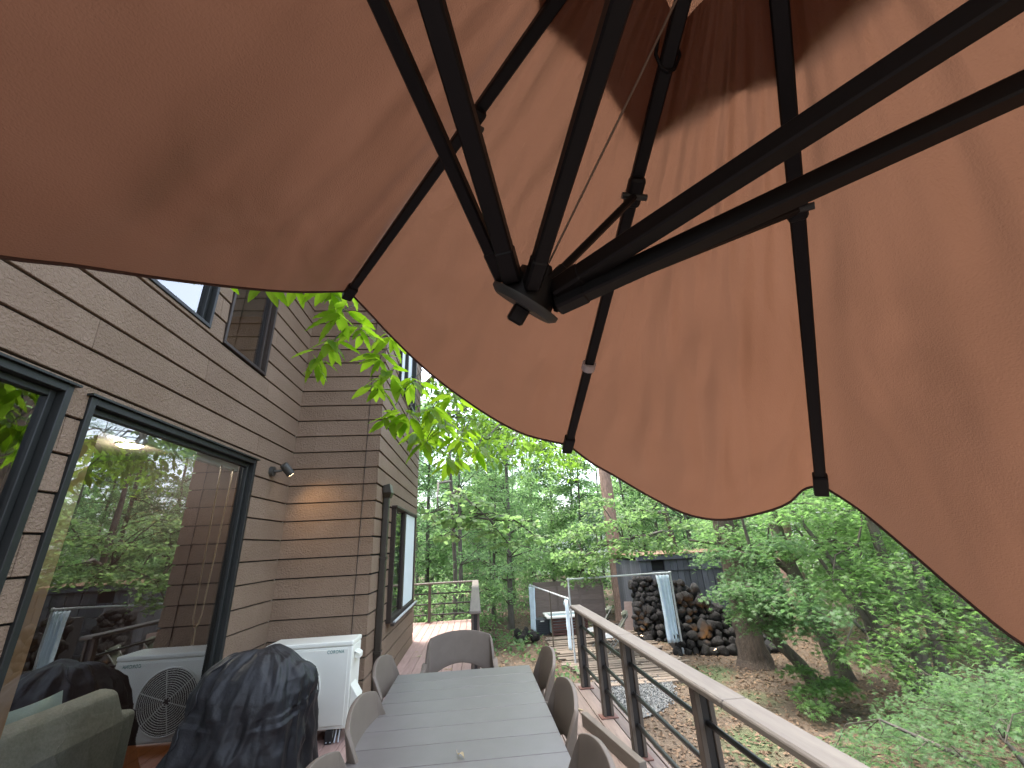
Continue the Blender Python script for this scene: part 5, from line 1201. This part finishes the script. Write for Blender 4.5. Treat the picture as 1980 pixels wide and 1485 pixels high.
# middle
tree('tall_pine', 'slim straight reddish pine trunk rising beside the board fence', 'pine tree', (5.02, 16.2, G),
     [([(5.17, 16.2, g), (5.17, 16.2, G + .5), (5.15, 16.2, 3), (5.1, 16.2, 12)], [.34, .26, .235, .14])], M['bark_red'],
     rs(9, (2.6, 7.4), (14.2, 18.5), (7.0, 11.5), (.7, 1.0)), OV, .13, M['leaf_wood'], 130)
tree('katsura_tree', 'light green round leaved tree with layered branches over the pipe frame', 'tree', (6.6, 14.0, G),
     [([(7.0, 14.9, g), (6.9, 14.8, .5), (6.5, 14.3, 2.5), (6.2, 13.9, 5.0)], [.11, .10, .08, .05])], M['bark_grey'],
     [(2.25, 11.0, 1.35, .45), (2.6, 10.9, 1.1, .45), (3.0, 10.9, 1.30, .5), (3.35, 10.8, 1.55, .5), (2.55, 11.2, .72, .38), (2.9, 11.2, .82, .35), (3.8, 10.6, 1.35, .55), (4.3, 10.5, 1.6, .55), (4.7, 10.3, 1.38, .5), (3.6, 10.9, 2.0, .55), (4.2, 10.7, 2.25, .6), (3.0, 11.3, 1.95, .55), (5.1, 10.4, 1.9, .6), (2.5, 11.6, 1.75, .5), (4.9, 10.9, 2.6, .6), (3.4, 11.6, 2.6, .6)], RD, .085, M['leaf_round'], 200, droop=-.3, per=6,
     limbs=[([(6.7, 14.5, 1.6), (5.6, 12.8, 1.75), (4.5, 11.2, 1.65), (3.5, 10.9, 1.55), (2.7, 11.0, 1.25)], [.06, .045, .035, .022, .01]), ([(6.6, 14.4, 1.9), (5.6, 12.4, 2.3), (4.6, 11.0, 2.2)], [.05, .035, .015])])
tree('hanging_branch_tree', 'blue green round leaved tree with drooping leaf tiers beyond the walkway', 'tree', (-.6, 13.2, G),
     [([(-.6, 13.2, g), (-.6, 13.1, 1.0), (-.7, 12.6, 3.2), (-.8, 12.2, 5.5)], [.075, .06, .05, .03])], M['bark_grey'],
     [(-.75, 9.0, 2.30, .40), (-.45, 9.0, 2.15, .42), (-.05, 9.0, 2.1, .42), (.3, 9.0, 1.85, .40), (.65, 9.1, 1.65, .35), (-.6, 9.2, 1.85, .38), (.1, 9.3, 2.45, .4), (.5, 9.3, 2.2, .4), (.9, 9.5, 2.1, .4), (-.3, 9.4, 2.7, .45), (1.3, 9.6, 1.75, .32)], RD, .125, M['leaf_round'], 62, droop=-.3, thick_=.10, per=6,
     limbs=[([(-.7, 12.5, 3.0), (-.4, 11, 3.0), (-.2, 9.6, 2.6), (.3, 9.0, 2.1)], [.05, .04, .025, .01]), ([(-.72, 12.4, 3.4), (-.9, 10.5, 3.1), (-.8, 9.2, 2.6)], [.04, .03, .012])])

# the big leaved tree: trunk beyond the house end, a long limb brought over the deck towards the camera
def big_leaf_mesh():
    mb = MB()
    def fn(u, v):
        a = (v - .5) * 2; w = .205 * (math.sin(math.pi * u ** .82)) ** .8 * (1 - .25 * u) if 0 < u < 1 else 0
        x = a * w; z = .05 * abs(a) * w * 4 - .10 * u * u + .012 * math.sin(u * 40) * abs(a)
        return (x, u, z)
    mb.grid(fn, 12, 4); mb.tube([(0, -.16, .02), (0, 0, 0)], .008, 4)
    return mb.mesh('leaf', M['leaf_bright'])
BL = big_leaf_mesh()
bt = tree('big_leaf_tree', 'tree with long bright yellow green leaves reaching over the deck', 'tree', (-1.85, 12.2, G),
     [([(-1.85, 12.2, g), (-1.9, 12.2, G + .6), (-2.1, 12.1, 3.0), (-2.3, 11.6, 5.4)], [.24, .19, .15, .09])], M['bark'],
     [(-.6, 8.8, 4.9, .6), (-.2, 8.4, 5.0, .6), (-.9, 9.3, 5.3, .6), (-.35, 6.4, 3.55, .55), (.15, 6.2, 3.1, .5), (.6, 6.5, 3.1, .5), (-.1, 7.2, 3.9, .6), (.5, 7.4, 3.6, .6), (1.1, 7.2, 3.3, .55), (1.6, 7.8, 3.3, .6), (.2, 8.2, 3.9, .6), (1.0, 8.4, 3.8, .6), (-.5, 7.8, 4.4, .6), (-.45, 8.4, 3.5, .45), (1.9, 8.6, 3.2, .5), (2.3, 8.2, 3.6, .5)], OV, .13, M['leaf_mid'], 110, droop=-.55, tilt=.45, thick_=.16, dome=.4,
     limbs=[([(-2.3, 11.6, 5.3), (-1.0, 9.5, 5.5), (-.6, 7.2, 4.8), (-.55, 5.0, 4.2), (-.75, 3.6, 3.7)], [.08, .06, .045, .028, .012]), ([(-.6, 7.2, 4.8), (.2, 6.9, 4.2), (1.0, 7.2, 3.6)], [.035, .025, .01])])
def leaf_cluster(c, nl, size, hang, spread=1.0):
    """whorl of long leaves round a twig tip; leaves are parts of the tree"""
    c = Vector(c)
    mb = MB(); mb.tube([c + Vector((.05, .22, .26)), c + Vector((.01, .05, .10)), c], [.006, .005, .003], 5); sub(mb, 'twig', M['twig'], bt)
    for k in range(nl):
        a = 2 * math.pi * k / nl + random.uniform(-.3, .3); el = random.uniform(-.75, -.05) - hang
        p = c + Vector((0, 0, .10 * random.random())) + Vector((random.uniform(-.04, .04), random.uniform(-.04, .04), 0))
        d = Vector((math.cos(a) * math.cos(el), math.sin(a) * math.cos(el), math.sin(el)))
        z_ = Vector((0, 0, 1)) - d * d.z; z_.normalize(); x_ = d.cross(z_)
        z_ = (z_ + x_ * random.uniform(-.5, .5)).normalized(); x_ = d.cross(z_)
        o = bpy.data.objects.new('leaf', BL); C.objects.link(o); o.parent = bt
        s = size * random.uniform(.75, 1.2)
        mt = Matrix((x_, d, z_)).transposed().to_4x4(); mt.translation = p + d * .03 - bt.location
        o.matrix_basis = mt @ Matrix.Diagonal((s, s, s, 1))
for c, nl, sz, hg in [((-1.17, 2.95, 3.60), 7, .17, .1), ((-.98, 2.85, 3.52), 7, .17, .2), ((-1.02, 2.85, 3.28), 9, .20, .1), ((-1.08, 2.95, 3.10), 8, .19, .2), ((-.90, 3.0, 3.22), 7, .19, .2), ((-1.20, 3.0, 2.98), 7, .18, .2),
                      ((-.80, 3.3, 3.12), 8, .19, .1), ((-.72, 3.4, 3.0), 8, .20, .2), ((-.85, 3.5, 2.92), 7, .19, .2), ((-.55, 3.6, 3.0), 8, .20, .1), ((-.62, 3.7, 2.72), 9, .20, .15), ((-.80, 3.75, 2.72), 8, .20, .1), ((-.40, 3.8, 2.78), 8, .20, .15),
                      ((-.30, 4.1, 2.72), 8, .20, .1), ((-.48, 4.1, 2.55), 8, .19, .15), ((-.15, 4.4, 2.66), 8, .20, .15), ((-.30, 4.6, 2.45), 8, .19, .2), ((.05, 4.8, 2.62), 8, .2, .15), ((-.62, 4.5, 2.75), 8, .2, .1), ((-.45, 4.9, 2.85), 8, .2, .1), ((-.1, 5.2, 2.95), 8, .2, .1), ((-1.35, 2.75, 3.50), 6, .17, .1), ((-1.5, 2.6, 3.42), 6, .17, .0), ((-1.7, 2.5, 3.40), 6, .16, .0), ((-1.05, 2.7, 3.42), 7, .17, .1), ((-.70, 3.3, 3.35), 8, .19, .1), ((-.2, 3.9, 2.95), 8, .2, .1), ((-.35, 4.3, 2.85), 8, .2, .1), ((-.2, 5.0, 2.55), 8, .2, .2)]:
    leaf_cluster(c, nl + 3, sz * 1.08, hg)

# background wood: four tree forms, copied
def proto(kind, lab, lm, h, seed, leafT=OV, ls=.105, n=175):
    random.seed(seed)
    sp = []
    for k in range(50):
        z = 1.0 + (h - 1.0) * (k / 49) ** .9; rr = 2.1 * (1 - .55 * (z / h)) * random.uniform(.2, 1.0); a = random.uniform(0, 6.28)
        sp.append((math.cos(a) * rr, math.sin(a) * rr, z + G, random.uniform(.45, .8)))
    lean = random.uniform(-.6, .6)
    return tree(kind, lab, 'tree', (0, 0, G), [([(0, 0, g), (0, 0, G + .6), (lean * .3, .1, G + h * .45), (lean, .2, G + h)], [.12, .085, .06, .02])], M['bark_grey'], sp, leafT, ls, lm, n, stem_n=8, per=2)
FOR = 'trees of the wood beyond the terrace'
protos = [proto('wood_tree', 'slender grey trunked tree in the wood beyond the terrace', M['leaf_wood'], 8.5, 1),
          proto('wood_tree', 'slender grey trunked tree in the wood beyond the terrace', M['leaf_wood_dark'], 9.5, 2),
          proto('wood_tree', 'slender grey trunked tree in the wood beyond the terrace', M['leaf_wood'], 7.0, 3, RD, .10),
          proto('wood_tree', 'slender grey trunked tree in the wood beyond the terrace', M['leaf_wood_dark'], 11, 4)]
random.seed(21)
far = []
for k in range(70):
    for _ in range(40):
        a = random.uniform(-.36, 1.05); r = random.uniform(13.5, 40); x, y = math.sin(a) * r, math.cos(a) * r
        if y < 12.5 and x < 8: continue
        if 1.5 < x < 9 and y < 17.5: continue
        if x < .6 and y < 12.6: continue
        if any((x - p) ** 2 + (y - q) ** 2 < (1.7 if r < 25 else 2.3) ** 2 for p, q in far): continue
        if math.hypot(x - 27, y - 29) < 6 or math.hypot(x - 9.5, y - 40) < 6: continue
        far.append((x, y)); break
# trees that stand to the right of the frame, mirrored in the house windows
NR = 4
far += [(9.5, 4.5), (12.5, 2.5), (10.5, -2.5), (15, 5.5)]
for i, (x, y) in enumerate(far):
    src = protos[i % 4]; t = src if i < 4 else copy_tree(src)
    t.location = (x, y, ground_h(x, y)); t.rotation_euler = (0, 0, random.uniform(0, 6.28)); s = random.uniform(.85, 1.2); t.scale = (s, s, s * random.uniform(.9, 1.15))
    if i >= len(far) - NR: tag(t, 'slender tree standing to the right of the deck, mirrored in the tall window', 'tree', 'trees to the right of the deck')
    else: tag(t, 'slender grey trunked tree in the wood beyond the terrace', 'tree', FOR)
# undergrowth and the far wall of the wood
def undergrowth():
    pos = []
    for k in range(330):
        a = random.uniform(-.34, 1.15); r = random.uniform(14, 42); x, y = math.sin(a) * r, math.cos(a) * r
        if 1.0 < x < 9 and y < 18: continue
        if x < .4 and y < 12.8: continue
        pos.append((x, y, ground_h(x, y) + random.uniform(.2, 1.3), random.uniform(.5, 1.0)))
    p = np.array(pos); q = sprays(p[:, :3], p[:, 3], 150, .4, .1)
    tag(put('undergrowth', leaf_mesh('undergrowth', OV, q, .13, M['leaf_wood'], .6, -.2)), 'leafy shrub undergrowth between the far trunks', 'undergrowth', kind='stuff')
undergrowth()
def far_wood():
    n = 60000; a = rng.uniform(-.75, 1.6, n); r = rng.uniform(44, 70, n); x, y = np.sin(a) * r, np.cos(a) * r
    z = G + .5 + rng.uniform(0, 1, n) ** 1.3 * (8 + 4 * np.sin(a * 23) + 2 * np.sin(a * 57))
    tag(put('far_wood', leaf_mesh('far_wood', OV, np.stack([x, y, z], 1), .75, M['leaf_wood'], .6, -.2)), 'distant wood closing off the view between the trunks', 'wood', kind='stuff')
far_wood()
# shrubs by the walkway end
for (x, y, lab) in [(-1.0, 11.9, 'bushy shrub pushing through the far walkway railing'), (-.2, 13.6, 'taller dark shrub behind the far walkway railing')]:
    tree('shrub', lab, 'shrub', (x, y, G), [([(x, y, g), (x + .1, y, G + .8), (x + .2, y + .1, G + 1.5)], [.03, .025, .01])], M['bark_grey'], [(x + random.uniform(-.7, .7), y + random.uniform(-.5, .5), G + random.uniform(.3, 2.0 if y > 13 or x < -.5 else .7), random.uniform(.3, .45)) for _ in range(14)], OV, .11, M['leaf_wood'], 90, per=3, twr=.005)
# few dry leaves on the deck
def deck_leaves():
    n = 90; x = rng.uniform(-1.1, 1.2, n); y = rng.uniform(4.6, 11, n); k = (x < 0) | (y < 5.8); x, y = x[k], y[k]
    for p, q in zip(x[:60], y[:60]):
        o = bpy.data.objects.new('fallen_leaf', DL); C.objects.link(o); o.location = (p, q, .004); s = random.uniform(.04, .075); o.scale = (s, s, s); o.rotation_euler = (0, 0, random.uniform(0, 6.28))
        tag(o, 'dry fallen leaf lying on the deck boards', 'leaf', 'dry leaves scattered on the deck')
DL = leaf_mesh('fallen_leaf', T_oval(.3, .1, .15), [(0, 0, 0)], 1.0, M['fallen'], 0.05, 0.0)
deck_leaves()
